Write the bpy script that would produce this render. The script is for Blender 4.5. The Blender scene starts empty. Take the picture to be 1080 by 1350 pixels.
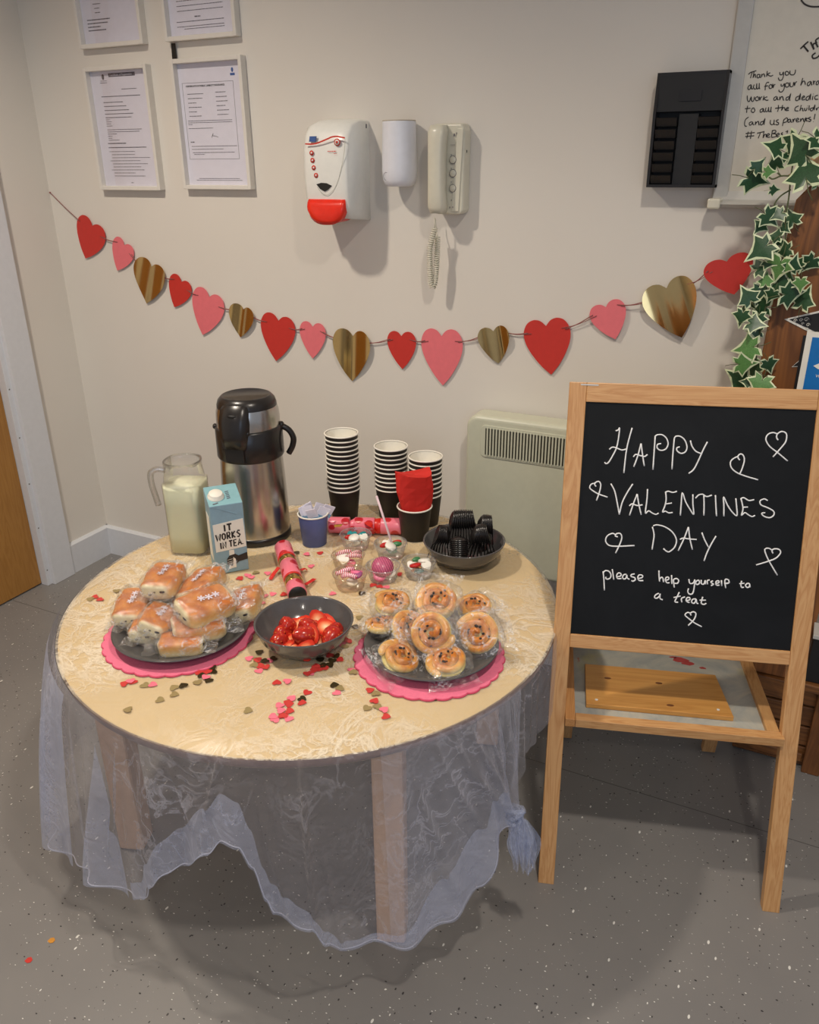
import bpy, bmesh, math, random
from mathutils import Vector, Matrix
random.seed(7)
PI = math.pi
SC = bpy.context.scene
COL = SC.collection

# ------------------------------------------------------------------ camera
F = 1075.0
CP = Vector((2.3867, -2.0999, 1.4429))
CF = Vector((-0.4088, 0.8204, -0.3998)); CR = Vector((0.8967, 0.4426, -0.0086)); CU = Vector((-0.1699, 0.3621, 0.9165))
cam_d = bpy.data.cameras.new('camera'); cam = bpy.data.objects.new('camera', cam_d); COL.objects.link(cam)
cam.matrix_world = Matrix(((CR.x, CU.x, -CF.x, CP.x), (CR.y, CU.y, -CF.y, CP.y), (CR.z, CU.z, -CF.z, CP.z), (0, 0, 0, 1)))
cam_d.sensor_fit = 'HORIZONTAL'; cam_d.sensor_width = 36; cam_d.lens = 36 * F / 1080; cam_d.clip_start = 0.02
SC.camera = cam

# ------------------------------------------------------------------ world, lights, exposure
w = bpy.data.worlds.new('world'); SC.world = w; w.use_nodes = True
w.node_tree.nodes['Background'].inputs[0].default_value = (0.86, 0.90, 1.0, 1)
w.node_tree.nodes['Background'].inputs[1].default_value = 0.375
SC.view_settings.view_transform = 'Standard'; SC.view_settings.look = 'None'
SC.view_settings.gamma = 1; SC.view_settings.use_curve_mapping = False; SC.view_settings.exposure = 0.0

def lamp(name, loc, power, col, size=0.05, angle=140, blend=0.85):
    d = bpy.data.lights.new(name, 'SPOT'); d.energy = power; d.color = col; d.shadow_soft_size = size
    d.spot_size = math.radians(angle); d.spot_blend = blend
    o = bpy.data.objects.new(name, d); o.location = loc; COL.objects.link(o); return o
WARM = (1.0, 0.885, 0.745)
lamp('downlight_left', (0.72, -1.2, 2.5), 98, WARM)
lamp('downlight_right', (2.45, -1.4, 2.5), 78, (1.0, 0.90, 0.78))
lamp('fill_spot_rear', (0.9, -3.4, 2.5), 42, (1.0, 0.9, 0.78))  # unseen fill spot added behind the camera
lamp('fill_spot_rear_right', (3.0, -3.0, 2.5), 64, (1.0, 0.9, 0.78))  # added fill, out of view, to brighten the floor at right
ad = bpy.data.lights.new('window_daylight', 'AREA'); ad.shape = 'RECTANGLE'; ad.size = 1.6; ad.size_y = 1.3; ad.energy = 14; ad.color = (0.55, 0.72, 1.0)
ao = bpy.data.objects.new('window_daylight', ad); ao.location = (3.6, -4.4, 1.7); COL.objects.link(ao)
ao.rotation_euler = (Vector((1.6, -0.6, 0.6)) - ao.location).to_track_quat('-Z', 'Y').to_euler()

# ------------------------------------------------------------------ pixel -> point on a real plane
def ray(u, v): return CF + CR * ((u - 540) / F) + CU * ((675 - v) / F)
def hit(u, v, P, n):
    d = ray(u, v); n = Vector(n); return CP + d * (((Vector(P) - CP).dot(n)) / d.dot(n))
def wy(u, v, y=0.0): return hit(u, v, (0, y, 0), (0, 1, 0))
ZT = 0.54
def tz(u, v, z=ZT): return hit(u, v, (0, 0, z), (0, 0, 1))

# ------------------------------------------------------------------ materials
def lin(c): return tuple((x / 12.92 if x <= 0.04045 else ((x + 0.055) / 1.055) ** 2.4) for x in (c[0] / 255, c[1] / 255, c[2] / 255)) + (1,)
class NT:
    def __init__(s, name):
        s.m = bpy.data.materials.new(name); s.m.use_nodes = True; s.t = s.m.node_tree; s.n = s.t.nodes
        s.b = s.n['Principled BSDF']; s.out = s.n['Material Output']
    def new(s, k, **kw):
        x = s.n.new(k)
        for a, b in kw.items():
            if a in x.inputs.keys(): x.inputs[a].default_value = b
            else: setattr(x, a, b)
        return x
    def l(s, a, b): s.t.links.new(a, b)
    def coord(s, kind='Object', scale=(1, 1, 1)):
        c = s.new('ShaderNodeTexCoord'); m = s.new('ShaderNodeMapping'); m.inputs['Scale'].default_value = scale
        s.l(c.outputs[kind], m.inputs[0]); return m.outputs[0]
    def ramp(s, fac, stops):
        r = s.new('ShaderNodeValToRGB'); e = r.color_ramp.elements
        while len(e) < len(stops): e.new(0.5)
        for i, (p, c) in enumerate(stops): e[i].position = p; e[i].color = c if len(c) == 4 else lin(c)
        s.l(fac, r.inputs[0]); return r.outputs[0]
    def mix(s, fac, a, b, mode='MIX'):
        m = s.new('ShaderNodeMix', data_type='RGBA', blend_type=mode)
        for i, v in ((0, fac), (6, a), (7, b)):
            if hasattr(v, 'links'): s.l(v, m.inputs[i])
            else: m.inputs[i].default_value = v
        return m.outputs[2]
    def noise(s, vec, scale, detail=3, rough=0.5, dist=0.0):
        x = s.new('ShaderNodeTexNoise'); x.inputs['Scale'].default_value = scale; x.inputs['Detail'].default_value = detail
        x.inputs['Roughness'].default_value = rough; x.inputs['Distortion'].default_value = dist; s.l(vec, x.inputs['Vector']); return x.outputs['Fac']
    def math(s, op, a, b=None):
        m = s.new('ShaderNodeMath', operation=op)
        for i, v in ((0, a), (1, b)):
            if v is None: continue
            if hasattr(v, 'links'): s.l(v, m.inputs[i])
            else: m.inputs[i].default_value = v
        return m.outputs[0]
    def bump(s, h, strength=0.3, dist=0.002):
        b = s.new('ShaderNodeBump'); b.inputs['Strength'].default_value = strength; b.inputs['Distance'].default_value = dist
        s.l(h, b.inputs['Height']); return b.outputs[0]
_pl = {}
def plain(name, rgb, rough=0.5, metal=0.0, spec=None, var=0.05, bump=0.0, scale=60):
    if name in _pl: return _pl[name]
    t = NT(name); v = t.coord(); nz = t.noise(v, scale, 3)
    c = lin(rgb); lo = tuple(x * (1 - var) for x in c[:3]) + (1,); hi = tuple(min(1, x * (1 + var)) for x in c[:3]) + (1,)
    t.l(t.ramp(nz, [(0.3, lo), (0.7, hi)]), t.b.inputs['Base Color'])
    t.b.inputs['Roughness'].default_value = rough; t.b.inputs['Metallic'].default_value = metal
    if spec is not None: t.b.inputs['Specular IOR Level'].default_value = spec
    if bump: t.l(t.bump(nz, bump, 0.001), t.b.inputs['Normal'])
    _pl[name] = t.m; return t.m
def sheer(name, col, alpha, rough=0.35, wr=0.5, scale=14, edge=0.35, spec=0.3, streak=0.25):
    """thin translucent sheet: transparent + diffuse/gloss, denser where seen edge-on and along painted-in crinkle glints"""
    t = NT(name); v = t.coord(); n1 = t.noise(v, scale, 5, 0.6, 1.5); n2 = t.noise(v, scale * 4, 4, 0.6, 0.8)
    ridge = t.math('SUBTRACT', 1.0, t.math('MULTIPLY', t.math('ABSOLUTE', t.math('SUBTRACT', n1, 0.5)), 26.0))  # noise ridges: bright crinkle glints painted as denser lines
    ridge = t.math('MAXIMUM', ridge, 0.0)
    patch = t.ramp(t.noise(v, scale * 0.35, 2), [(0.42, (0, 0, 0, 1)), (0.66, (1, 1, 1, 1))])
    ridge = t.math('MULTIPLY', ridge, patch)
    h = t.math('ADD', n1, t.math('MULTIPLY', n2, 0.3)); nrm = t.bump(h, wr, 0.01)
    t.b.inputs['Base Color'].default_value = lin(col); t.b.inputs['Roughness'].default_value = rough
    t.b.inputs['Specular IOR Level'].default_value = spec; t.l(nrm, t.b.inputs['Normal'])
    lw = t.new('ShaderNodeLayerWeight'); lw.inputs['Blend'].default_value = 0.35
    a = t.math('ADD', alpha, t.math('MULTIPLY', lw.outputs['Facing'], edge)); a = t.math('ADD', a, t.math('MULTIPLY', ridge, streak))
    a = t.math('MINIMUM', a, 0.97)
    tr = t.new('ShaderNodeBsdfTransparent'); ms = t.new('ShaderNodeMixShader'); t.l(a, ms.inputs[0]); t.l(tr.outputs[0], ms.inputs[1]); t.l(t.b.outputs[0], ms.inputs[2])
    t.l(ms.outputs[0], t.out.inputs[0]); return t.m
def film(name, tint=(1, 1, 1), gloss=0.12, rough=0.08, wr=0.6, scale=60, haze=0.06, fr=0.55):
    t = NT(name); v = t.coord(); n1 = t.noise(v, scale, 4, 0.6, 1.0); nrm = t.bump(n1, wr, 0.004)
    g = t.new('ShaderNodeBsdfGlossy'); g.inputs['Roughness'].default_value = rough; t.l(nrm, g.inputs['Normal'])
    tr = t.new('ShaderNodeBsdfTransparent'); tr.inputs[0].default_value = tint + (1,)
    df = t.new('ShaderNodeBsdfDiffuse'); df.inputs[0].default_value = (0.9, 0.9, 0.92, 1)
    lw = t.new('ShaderNodeLayerWeight'); lw.inputs['Blend'].default_value = 0.3; t.l(nrm, lw.inputs['Normal'])
    f = t.math('ADD', gloss, t.math('MULTIPLY', lw.outputs['Fresnel'], fr))
    m0 = t.new('ShaderNodeMixShader'); m0.inputs[0].default_value = haze; t.l(tr.outputs[0], m0.inputs[1]); t.l(df.outputs[0], m0.inputs[2])
    ms = t.new('ShaderNodeMixShader'); t.l(f, ms.inputs[0]); t.l(m0.outputs[0], ms.inputs[1]); t.l(g.outputs[0], ms.inputs[2])
    t.l(ms.outputs[0], t.out.inputs[0]); return t.m
def wood(name, light, dark, axis='Z', scale=1.0, rough=0.5, knots=0.0):
    t = NT(name); sc = {'X': (1.2, 14, 14), 'Y': (14, 1.2, 14), 'Z': (14, 14, 1.2)}[axis]
    v = t.coord(scale=tuple(s * scale for s in sc)); n = t.noise(v, 2.2, 4, 0.55, 1.2)
    wv = t.math('FRACT', t.math('MULTIPLY', n, 9.0)); wv2 = t.math('ABSOLUTE', t.math('SUBTRACT', wv, 0.5))
    c = t.ramp(t.math('MULTIPLY', wv2, 2.0), [(0.0, dark), (0.35, tuple((a + b) / 2 for a, b in zip(light, dark))), (1.0, light)])
    fine = t.noise(v, 12, 3, 0.6); c = t.mix(0.25, c, t.ramp(fine, [(0.3, dark), (0.7, light)]))
    big = t.noise(t.coord(), 3.0, 2); c = t.mix(t.math('MULTIPLY', big, 0.35), c, lin(tuple(x * 0.8 for x in light)))
    t.l(c, t.b.inputs['Base Color']); t.b.inputs['Roughness'].default_value = rough
    t.l(t.bump(fine, 0.15, 0.001), t.b.inputs['Normal']); return t.m

def m_wall():
    t = NT('painted_plaster'); v = t.coord(); n = t.noise(v, 1.4, 3); f = t.noise(v, 180, 2)
    t.l(t.ramp(n, [(0.3, (222, 216, 206)), (0.7, (228, 223, 214))]), t.b.inputs['Base Color']); t.b.inputs['Roughness'].default_value = 0.75
    t.l(t.bump(f, 0.08, 0.0006), t.b.inputs['Normal']); return t.m
def m_floor():
    t = NT('flecked_vinyl'); v = t.coord(); base = t.ramp(t.noise(v, 2.5, 4), [(0.3, (122, 120, 119)), (0.7, (134, 131, 128))])
    def fleck(scale, th, sx, seedoff, col, c0):
        mp = t.new('ShaderNodeMapping'); mp.inputs['Location'].default_value = (seedoff, seedoff * 2, 0); mp.inputs['Scale'].default_value = (1, sx, 1); mp.inputs['Rotation'].default_value = (0, 0, seedoff)
        t.l(v, mp.inputs[0]); vo = t.new('ShaderNodeTexVoronoi'); vo.inputs['Scale'].default_value = scale; t.l(mp.outputs[0], vo.inputs['Vector'])
        sep = t.new('ShaderNodeSeparateColor'); t.l(vo.outputs['Color'], sep.inputs[0])
        size = t.math('MULTIPLY', sep.outputs[1], th)
        a = t.math('LESS_THAN', vo.outputs['Distance'], size); b = t.math('GREATER_THAN', sep.outputs[0], 0.62)
        return t.mix(t.math('MULTIPLY', a, b), c0, lin(col))
    c = fleck(74, 0.17, 1.8, 0.3, (228, 226, 220), base); c = fleck(62, 0.15, 0.5, 1.3, (224, 222, 216), c); c = fleck(100, 0.18, 1.6, 2.9, (196, 194, 188), c)
    c = fleck(66, 0.17, 1.7, 2.2, (34, 34, 36), c); c = fleck(88, 0.17, 0.6, 0.9, (60, 58, 58), c)
    t.l(c, t.b.inputs['Base Color']); t.b.inputs['Roughness'].default_value = 0.42
    t.l(t.bump(t.noise(v, 400, 2), 0.05, 0.0005), t.b.inputs['Normal']); return t.m
M = {}
M['wall'] = m_wall(); M['floor'] = m_floor()
M['white_gloss'] = plain('white_gloss_paint', (216, 218, 222), 0.35, var=0.02)
M['door'] = wood('oak_door_veneer', (178, 128, 62), (160, 110, 48), 'Z', 0.6, 0.45)
M['pine'] = wood('varnished_pine', (214, 166, 112), (186, 130, 76), 'Z', 1.0, 0.42)
M['pine_x'] = wood('varnished_pine_rail', (214, 166, 112), (186, 130, 76), 'X', 1.0, 0.42)
M['plank'] = wood('knotty_pine_board', (222, 164, 88), (200, 138, 66), 'X', 0.6, 0.4)
M['dark_wood'] = wood('stained_brown_wood', (152, 96, 48), (92, 54, 26), 'Z', 0.35, 0.5)
M['dark_wood2'] = wood('stained_brown_planks', (140, 90, 46), (84, 50, 24), 'X', 0.5, 0.5)
M['leg'] = plain('table_leg_beech', (196, 160, 132), 0.5)
M['edge'] = plain('table_edge_mauve', (126, 104, 96), 0.4)
def m_cloth():
    t = NT('cream_laminate'); v = t.coord(); c = t.ramp(t.noise(v, 5, 3), [(0.3, (206, 182, 138)), (0.7, (214, 190, 146))])
    t.l(c, t.b.inputs['Base Color']); t.b.inputs['Roughness'].default_value = 0.45; return t.m
M['top'] = m_cloth()
def m_overlay():
    """the organza lying on the table: cream crinkle lines where the folds stand up"""
    t = NT('organza_on_top'); v = t.coord(); n1 = t.noise(v, 6, 4, 0.55, 2.6); n2 = t.noise(v, 13, 4, 0.55, 2.2)
    def ridge(n, k): return t.math('MAXIMUM', t.math('SUBTRACT', 1.0, t.math('MULTIPLY', t.math('ABSOLUTE', t.math('SUBTRACT', n, 0.5)), k)), 0.0)
    r = t.math('MAXIMUM', ridge(n1, 15.0), t.math('MULTIPLY', ridge(n2, 14.0), 0.8))
    p = t.ramp(t.noise(v, 4.5, 3), [(0.38, (0.1, 0.1, 0.1, 1)), (0.62, (1, 1, 1, 1))]); r = t.math('MULTIPLY', r, p)
    t.b.inputs['Base Color'].default_value = lin((250, 238, 214)); t.b.inputs['Roughness'].default_value = 0.3
    t.l(t.bump(t.math('ADD', n1, n2), 0.09, 0.006), t.b.inputs['Normal'])
    a = t.math('ADD', 0.10, t.math('MULTIPLY', r, 0.66)); tr = t.new('ShaderNodeBsdfTransparent'); ms = t.new('ShaderNodeMixShader')
    t.l(a, ms.inputs[0]); t.l(tr.outputs[0], ms.inputs[1]); t.l(t.b.outputs[0], ms.inputs[2]); t.l(ms.outputs[0], t.out.inputs[0]); return t.m
M['overlay'] = m_overlay()
M['organza'] = sheer('white_organza', (216, 212, 220), 0.085, 0.3, 0.8, 11, 0.26, 0.6, 0.3)
M['organza2'] = sheer('white_organza_doubled', (206, 212, 236), 0.19, 0.35, 0.7, 12, 0.32, 0.5, 0.12)
M['organza3'] = sheer('white_organza_gathered', (210, 212, 228), 0.07, 0.3, 0.5, 16, 0.4, 0.6, 0.05)
M['hem_edge'] = sheer('organza_hem_edge', (222, 222, 236), 0.4, 0.4, 0.3, 20, 0.2, 0.4, 0.1)
M['knot'] = sheer('bunched_organza', (208, 216, 242), 0.17, 0.4, 0.9, 26, 0.5, 0.4, 0.2)
def m_steel():
    t = NT('brushed_steel'); v = t.coord(scale=(1, 1, 30)); n = t.noise(v, 30, 3)
    t.b.inputs['Base Color'].default_value = (0.52, 0.50, 0.47, 1); t.b.inputs['Metallic'].default_value = 1; t.b.inputs['Roughness'].default_value = 0.24
    t.l(t.bump(n, 0.05, 0.0004), t.b.inputs['Normal']); return t.m
M['steel'] = m_steel()
M['blk'] = plain('black_plastic', (34, 31, 30), 0.28)
M['blk_matt'] = plain('black_matt', (24, 23, 23), 0.5)
M['cup_blk'] = plain('black_card', (26, 21, 19), 0.55, bump=0.1)
M['cup_white'] = plain('white_card', (236, 232, 220), 0.5, var=0.02)
M['cup_blue'] = plain('blue_card', (88, 102, 160), 0.55)
M['grey_china'] = plain('grey_glaze', (84, 82, 82), 0.14)
M['napkin'] = plain('red_paper', (206, 36, 26), 0.7, bump=0.2)
M['pink_mat'] = plain('pink_felt', (236, 118, 148), 0.8, bump=0.3, scale=200)
M['pink_edge'] = plain('dark_pink_edge', (206, 76, 106), 0.7)
M['h_red'] = plain('red_card', (202, 52, 44), 0.5, var=0.03)
M['h_pink'] = plain('pink_card', (234, 118, 126), 0.5, var=0.03)
M['h_gold'] = plain('gold_foil', (214, 182, 124), 0.14, metal=1.0, var=0.03)
M['c_red'] = plain('red_confetti', (204, 62, 58), 0.35); M['c_pink'] = plain('pink_confetti', (242, 122, 142), 0.4)
M['c_gold'] = plain('gold_confetti', (176, 156, 108), 0.35, metal=0.4); M['c_dark'] = plain('dark_gold_confetti', (70, 60, 36), 0.3, metal=0.4)
M['string'] = plain('pink_brown_twine', (150, 92, 88), 0.8)
M['plas_white'] = plain('white_plastic', (232, 232, 226), 0.3, var=0.02); M['plas_cream'] = plain('cream_plastic', (216, 212, 194), 0.28, var=0.02)
M['plas_bluewhite'] = plain('cool_white_plastic', (228, 230, 238), 0.3, var=0.02)
M['plas_grey'] = plain('grey_plastic', (190, 192, 180), 0.35, var=0.02)
M['red_plas'] = plain('red_plastic', (232, 46, 26), 0.25); M['red_print'] = plain('red_print', (206, 62, 46), 0.4); M['blue_print'] = plain('blue_print', (62, 96, 158), 0.4)
M['ink'] = plain('grey_ink', (96, 94, 104), 0.6); M['ink_dark'] = plain('dark_ink', (40, 36, 34), 0.5)
M['paper'] = plain('white_paper', (222, 220, 232), 0.7, var=0.02); M['frame'] = plain('white_frame', (226, 222, 214), 0.4, var=0.02)
M['heater'] = plain('cream_enamel', (200, 201, 180), 0.35, var=0.02); M['dark_slot'] = plain('dark_slot', (48, 46, 34), 0.6)
M['alu'] = plain('brushed_aluminium', (196, 194, 188), 0.35, metal=0.15, var=0.03); M['wb'] = plain('whiteboard_enamel', (220, 214, 200), 0.2, var=0.02)
def m_board():
    t = NT('chalkboard'); v = t.coord(scale=(1, 1, 1)); n = t.noise(v, 5, 5, 0.7, 1.0)
    t.l(t.ramp(n, [(0.4, (8, 9, 10)), (0.75, (19, 20, 22))]), t.b.inputs['Base Color']); t.b.inputs['Roughness'].default_value = 0.55
    t.b.inputs['Specular IOR Level'].default_value = 0.25; return t.m
M['board'] = m_board(); M['chalk'] = plain('white_chalk_pen', (236, 236, 236), 0.7)
def m_paint():
    t = NT('paint_stained_panel'); v = t.coord(); n = t.noise(v, 9, 5, 0.65, 1.0); n2 = t.noise(v, 26, 4, 0.6, 1)
    c = t.ramp(n, [(0.25, (128, 138, 142)), (0.5, (168, 170, 164)), (0.75, (196, 190, 170))])
    mp = t.new('ShaderNodeMapping'); mp.inputs['Location'].default_value = (3.3, 1.0, 0); t.l(v, mp.inputs[0])
    r = t.noise(mp.outputs[0], 7.0, 4, 0.6, 0.6); c = t.mix(t.ramp(r, [(0.66, (0, 0, 0, 1)), (0.69, (1, 1, 1, 1))]), c, lin((178, 52, 56)))
    mp2 = t.new('ShaderNodeMapping'); mp2.inputs['Location'].default_value = (8.3, 4.0, 0); t.l(v, mp2.inputs[0])
    y = t.noise(mp2.outputs[0], 6.0, 4, 0.6, 0.6); c = t.mix(t.ramp(y, [(0.62, (0, 0, 0, 1)), (0.72, (.6, .6, .6, 1))]), c, lin((190, 184, 110)))
    t.l(c, t.b.inputs['Base Color']); t.b.inputs['Roughness'].default_value = 0.5; return t.m
M['painty'] = m_paint()
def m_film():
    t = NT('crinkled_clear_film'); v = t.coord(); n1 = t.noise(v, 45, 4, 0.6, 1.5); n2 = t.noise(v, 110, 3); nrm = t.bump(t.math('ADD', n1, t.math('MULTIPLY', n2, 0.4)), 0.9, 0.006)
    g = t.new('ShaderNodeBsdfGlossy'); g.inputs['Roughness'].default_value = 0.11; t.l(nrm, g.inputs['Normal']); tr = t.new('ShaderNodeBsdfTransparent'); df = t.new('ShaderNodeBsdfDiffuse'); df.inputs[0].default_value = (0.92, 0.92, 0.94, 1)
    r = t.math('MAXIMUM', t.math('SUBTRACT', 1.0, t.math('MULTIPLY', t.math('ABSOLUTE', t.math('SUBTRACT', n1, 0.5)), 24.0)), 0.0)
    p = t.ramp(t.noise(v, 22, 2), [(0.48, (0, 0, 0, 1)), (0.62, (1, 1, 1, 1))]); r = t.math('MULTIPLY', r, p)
    m0 = t.new('ShaderNodeMixShader'); t.l(t.math('ADD', 0.02, t.math('MULTIPLY', r, 0.62)), m0.inputs[0]); t.l(tr.outputs[0], m0.inputs[1]); t.l(df.outputs[0], m0.inputs[2])  # diffuse white along the ridges paints in the crease highlights
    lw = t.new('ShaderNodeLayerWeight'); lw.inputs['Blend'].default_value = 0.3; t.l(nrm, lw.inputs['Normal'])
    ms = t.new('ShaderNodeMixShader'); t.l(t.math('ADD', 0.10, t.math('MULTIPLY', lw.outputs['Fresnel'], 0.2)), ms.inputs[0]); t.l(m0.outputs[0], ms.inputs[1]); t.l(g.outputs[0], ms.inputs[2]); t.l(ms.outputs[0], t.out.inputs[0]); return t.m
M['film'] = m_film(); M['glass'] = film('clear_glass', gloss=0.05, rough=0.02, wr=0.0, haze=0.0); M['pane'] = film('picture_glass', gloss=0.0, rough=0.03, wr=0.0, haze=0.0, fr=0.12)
M['pot'] = film('clear_plastic_pot', tint=(0.95, 0.96, 0.97), gloss=0.08, rough=0.1, wr=0.1, haze=0.10, fr=0.4)
M['pot_amber'] = film('warm_plastic_pot', tint=(1.0, 0.93, 0.82), gloss=0.08, rough=0.1, wr=0.1, haze=0.08, fr=0.4)
M['milk'] = plain('milk', (232, 232, 200), 0.35, var=0.01)
M['carton'] = plain('pale_blue_carton', (136, 168, 184), 0.45); M['carton_top'] = plain('teal_blue_carton_top', (134, 178, 186), 0.45)
def m_bun():
    t = NT('baked_brioche'); v = t.coord('Generated'); sp = t.new('ShaderNodeSeparateXYZ'); t.l(v, sp.inputs[0]); ob = t.coord(); n = t.noise(ob, 35, 4, 0.6, 0.5)
    z = t.math('ADD', sp.outputs[2], t.math('MULTIPLY', t.math('SUBTRACT', n, 0.5), 0.35))
    mot = t.noise(ob, 14, 4, 0.6, 0.8); z = t.math('ADD', z, t.math('MULTIPLY', t.math('SUBTRACT', mot, 0.5), 0.7)); top = t.ramp(z, [(0.3, (240, 214, 156)), (0.6, (232, 176, 98)), (0.85, (214, 138, 62)), (1.0, (188, 108, 48))])
    ex = t.math('ABSOLUTE', t.math('SUBTRACT', sp.outputs[0], 0.5)); e = t.ramp(t.math('ADD', ex, t.math('MULTIPLY', t.math('SUBTRACT', n, 0.5), 0.05)), [(0.43, (0, 0, 0, 1)), (0.475, (1, 1, 1, 1))])
    t.l(t.mix(e, top, lin((238, 222, 178))), t.b.inputs['Base Color']); t.b.inputs['Roughness'].default_value = 0.4
    t.l(t.bump(n, 0.4, 0.003), t.b.inputs['Normal']); return t.m
M['bun'] = m_bun()
def m_swirl():
    t = NT('glazed_pastry'); v = t.coord('Generated'); sp = t.new('ShaderNodeSeparateXYZ'); t.l(v, sp.inputs[0]); ob = t.coord(); n = t.noise(ob, 40, 4, 0.6, 0.8)
    z = t.math('ADD', sp.outputs[2], t.math('MULTIPLY', t.math('SUBTRACT', n, 0.5), 0.7))
    t.l(t.ramp(z, [(0.3, (246, 220, 140)), (0.55, (236, 186, 96)), (0.75, (214, 138, 52)), (1.0, (166, 88, 28))]), t.b.inputs['Base Color'])
    t.b.inputs['Roughness'].default_value = 0.28; t.l(t.bump(n, 0.3, 0.003), t.b.inputs['Normal']); return t.m
M['swirl'] = m_swirl(); M['custard'] = plain('custard', (224, 204, 120), 0.35); M['raisin'] = plain('raisin', (36, 26, 20), 0.4); M['choc'] = plain('dark_chocolate', (40, 24, 18), 0.4)
M['frost'] = plain('white_print', (226, 222, 236), 0.5)
def m_straw(cut):
    t = NT('strawberry_flesh' if cut else 'strawberry_skin'); v = t.coord('Generated'); ob = t.coord()
    if cut:
        mp = t.new('ShaderNodeMapping'); mp.inputs['Location'].default_value = (-0.5, 0.0, -0.55); t.l(v, mp.inputs[0])
        ln = t.new('ShaderNodeVectorMath', operation='LENGTH'); t.l(mp.outputs[0], ln.inputs[0]); n = t.noise(ob, 80, 3)
        d = t.math('ADD', ln.outputs['Value'], t.math('MULTIPLY', t.math('SUBTRACT', n, 0.5), 0.2))
        t.l(t.ramp(d, [(0.04, (250, 214, 170)), (0.22, (240, 140, 96)), (0.38, (216, 60, 36)), (0.6, (196, 34, 22))]), t.b.inputs['Base Color'])
    else:
        vo = t.new('ShaderNodeTexVoronoi'); vo.inputs['Scale'].default_value = 230; t.l(ob, vo.inputs['Vector'])
        t.l(t.ramp(vo.outputs['Distance'], [(0.10, (222, 150, 70)), (0.24, (196, 48, 34)), (0.6, (176, 38, 28))]), t.b.inputs['Base Color'])
        t.l(t.bump(vo.outputs['Distance'], 0.25, 0.001), t.b.inputs['Normal'])
    t.b.inputs['Roughness'].default_value = 0.22; return t.m
M['stain'] = plain('red_paint_stain', (176, 60, 60), 0.5)
M['berry'] = m_straw(False); M['berry_cut'] = m_straw(True)
def m_cracker():
    t = NT('pink_heart_wrap'); v = t.coord(); vo = t.new('ShaderNodeTexVoronoi'); vo.inputs['Scale'].default_value = 34; t.l(v, vo.inputs['Vector'])
    t.l(t.ramp(vo.outputs['Distance'], [(0.0, (184, 26, 40)), (0.36, (196, 32, 44)), (0.40, (236, 122, 140))]), t.b.inputs['Base Color'])
    t.b.inputs['Roughness'].default_value = 0.3; return t.m
M['cracker'] = m_cracker(); M['gold_band'] = plain('gold_band', (206, 168, 90), 0.2, metal=0.9); M['ribbon'] = plain('red_ribbon', (212, 34, 24), 0.35)
M['leaf_g'] = plain('ivy_green', (36, 74, 42), 0.4, var=0.35, scale=40); M['leaf_g2'] = plain('ivy_pale_green', (92, 138, 76), 0.4, var=0.3, scale=40); M['leaf_c'] = plain('ivy_cream_edge', (208, 218, 178), 0.45)
M['stem'] = plain('ivy_stem', (84, 92, 56), 0.6); M['poster_blue'] = plain('blue_poster', (20, 112, 186), 0.4); M['tan'] = plain('tan_card', (196, 154, 108), 0.6)
def stripes(name, a, b, sc):
    t = NT(name); v = t.coord(); wv = t.new('ShaderNodeTexWave'); wv.inputs['Scale'].default_value = sc; t.l(v, wv.inputs['Vector'])
    t.l(t.ramp(wv.outputs['Fac'], [(0.5, a), (0.56, b)]), t.b.inputs['Base Color']); t.b.inputs['Roughness'].default_value = 0.35; return t.m
M['s_redwhite'] = stripes('red_white_stripes', (196, 26, 48), (244, 236, 236), 70); M['s_pink'] = stripes('pink_white_stripes', (214, 82, 120), (250, 236, 238), 70)
M['s_pinkdark'] = stripes('pink_dark_stripes', (238, 116, 158), (92, 36, 56), 85)
M['sw_white'] = plain('white_sweet', (240, 236, 226), 0.35); M['sw_teal'] = plain('teal_sweet', (22, 134, 138), 0.3); M['sw_red'] = plain('red_sweet', (192, 32, 30), 0.25)
M['sw_green'] = plain('green_sweet', (70, 130, 84), 0.3); M['sw_orange'] = plain('orange_sweet', (220, 140, 60), 0.3); M['sw_purple'] = plain('mauve_sweet', (160, 84, 132), 0.35); M['sw_pink'] = plain('pink_sweet', (240, 120, 160), 0.35)
M['screw'] = plain('steel_screw', (120, 118, 112), 0.3, metal=1)

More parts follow.
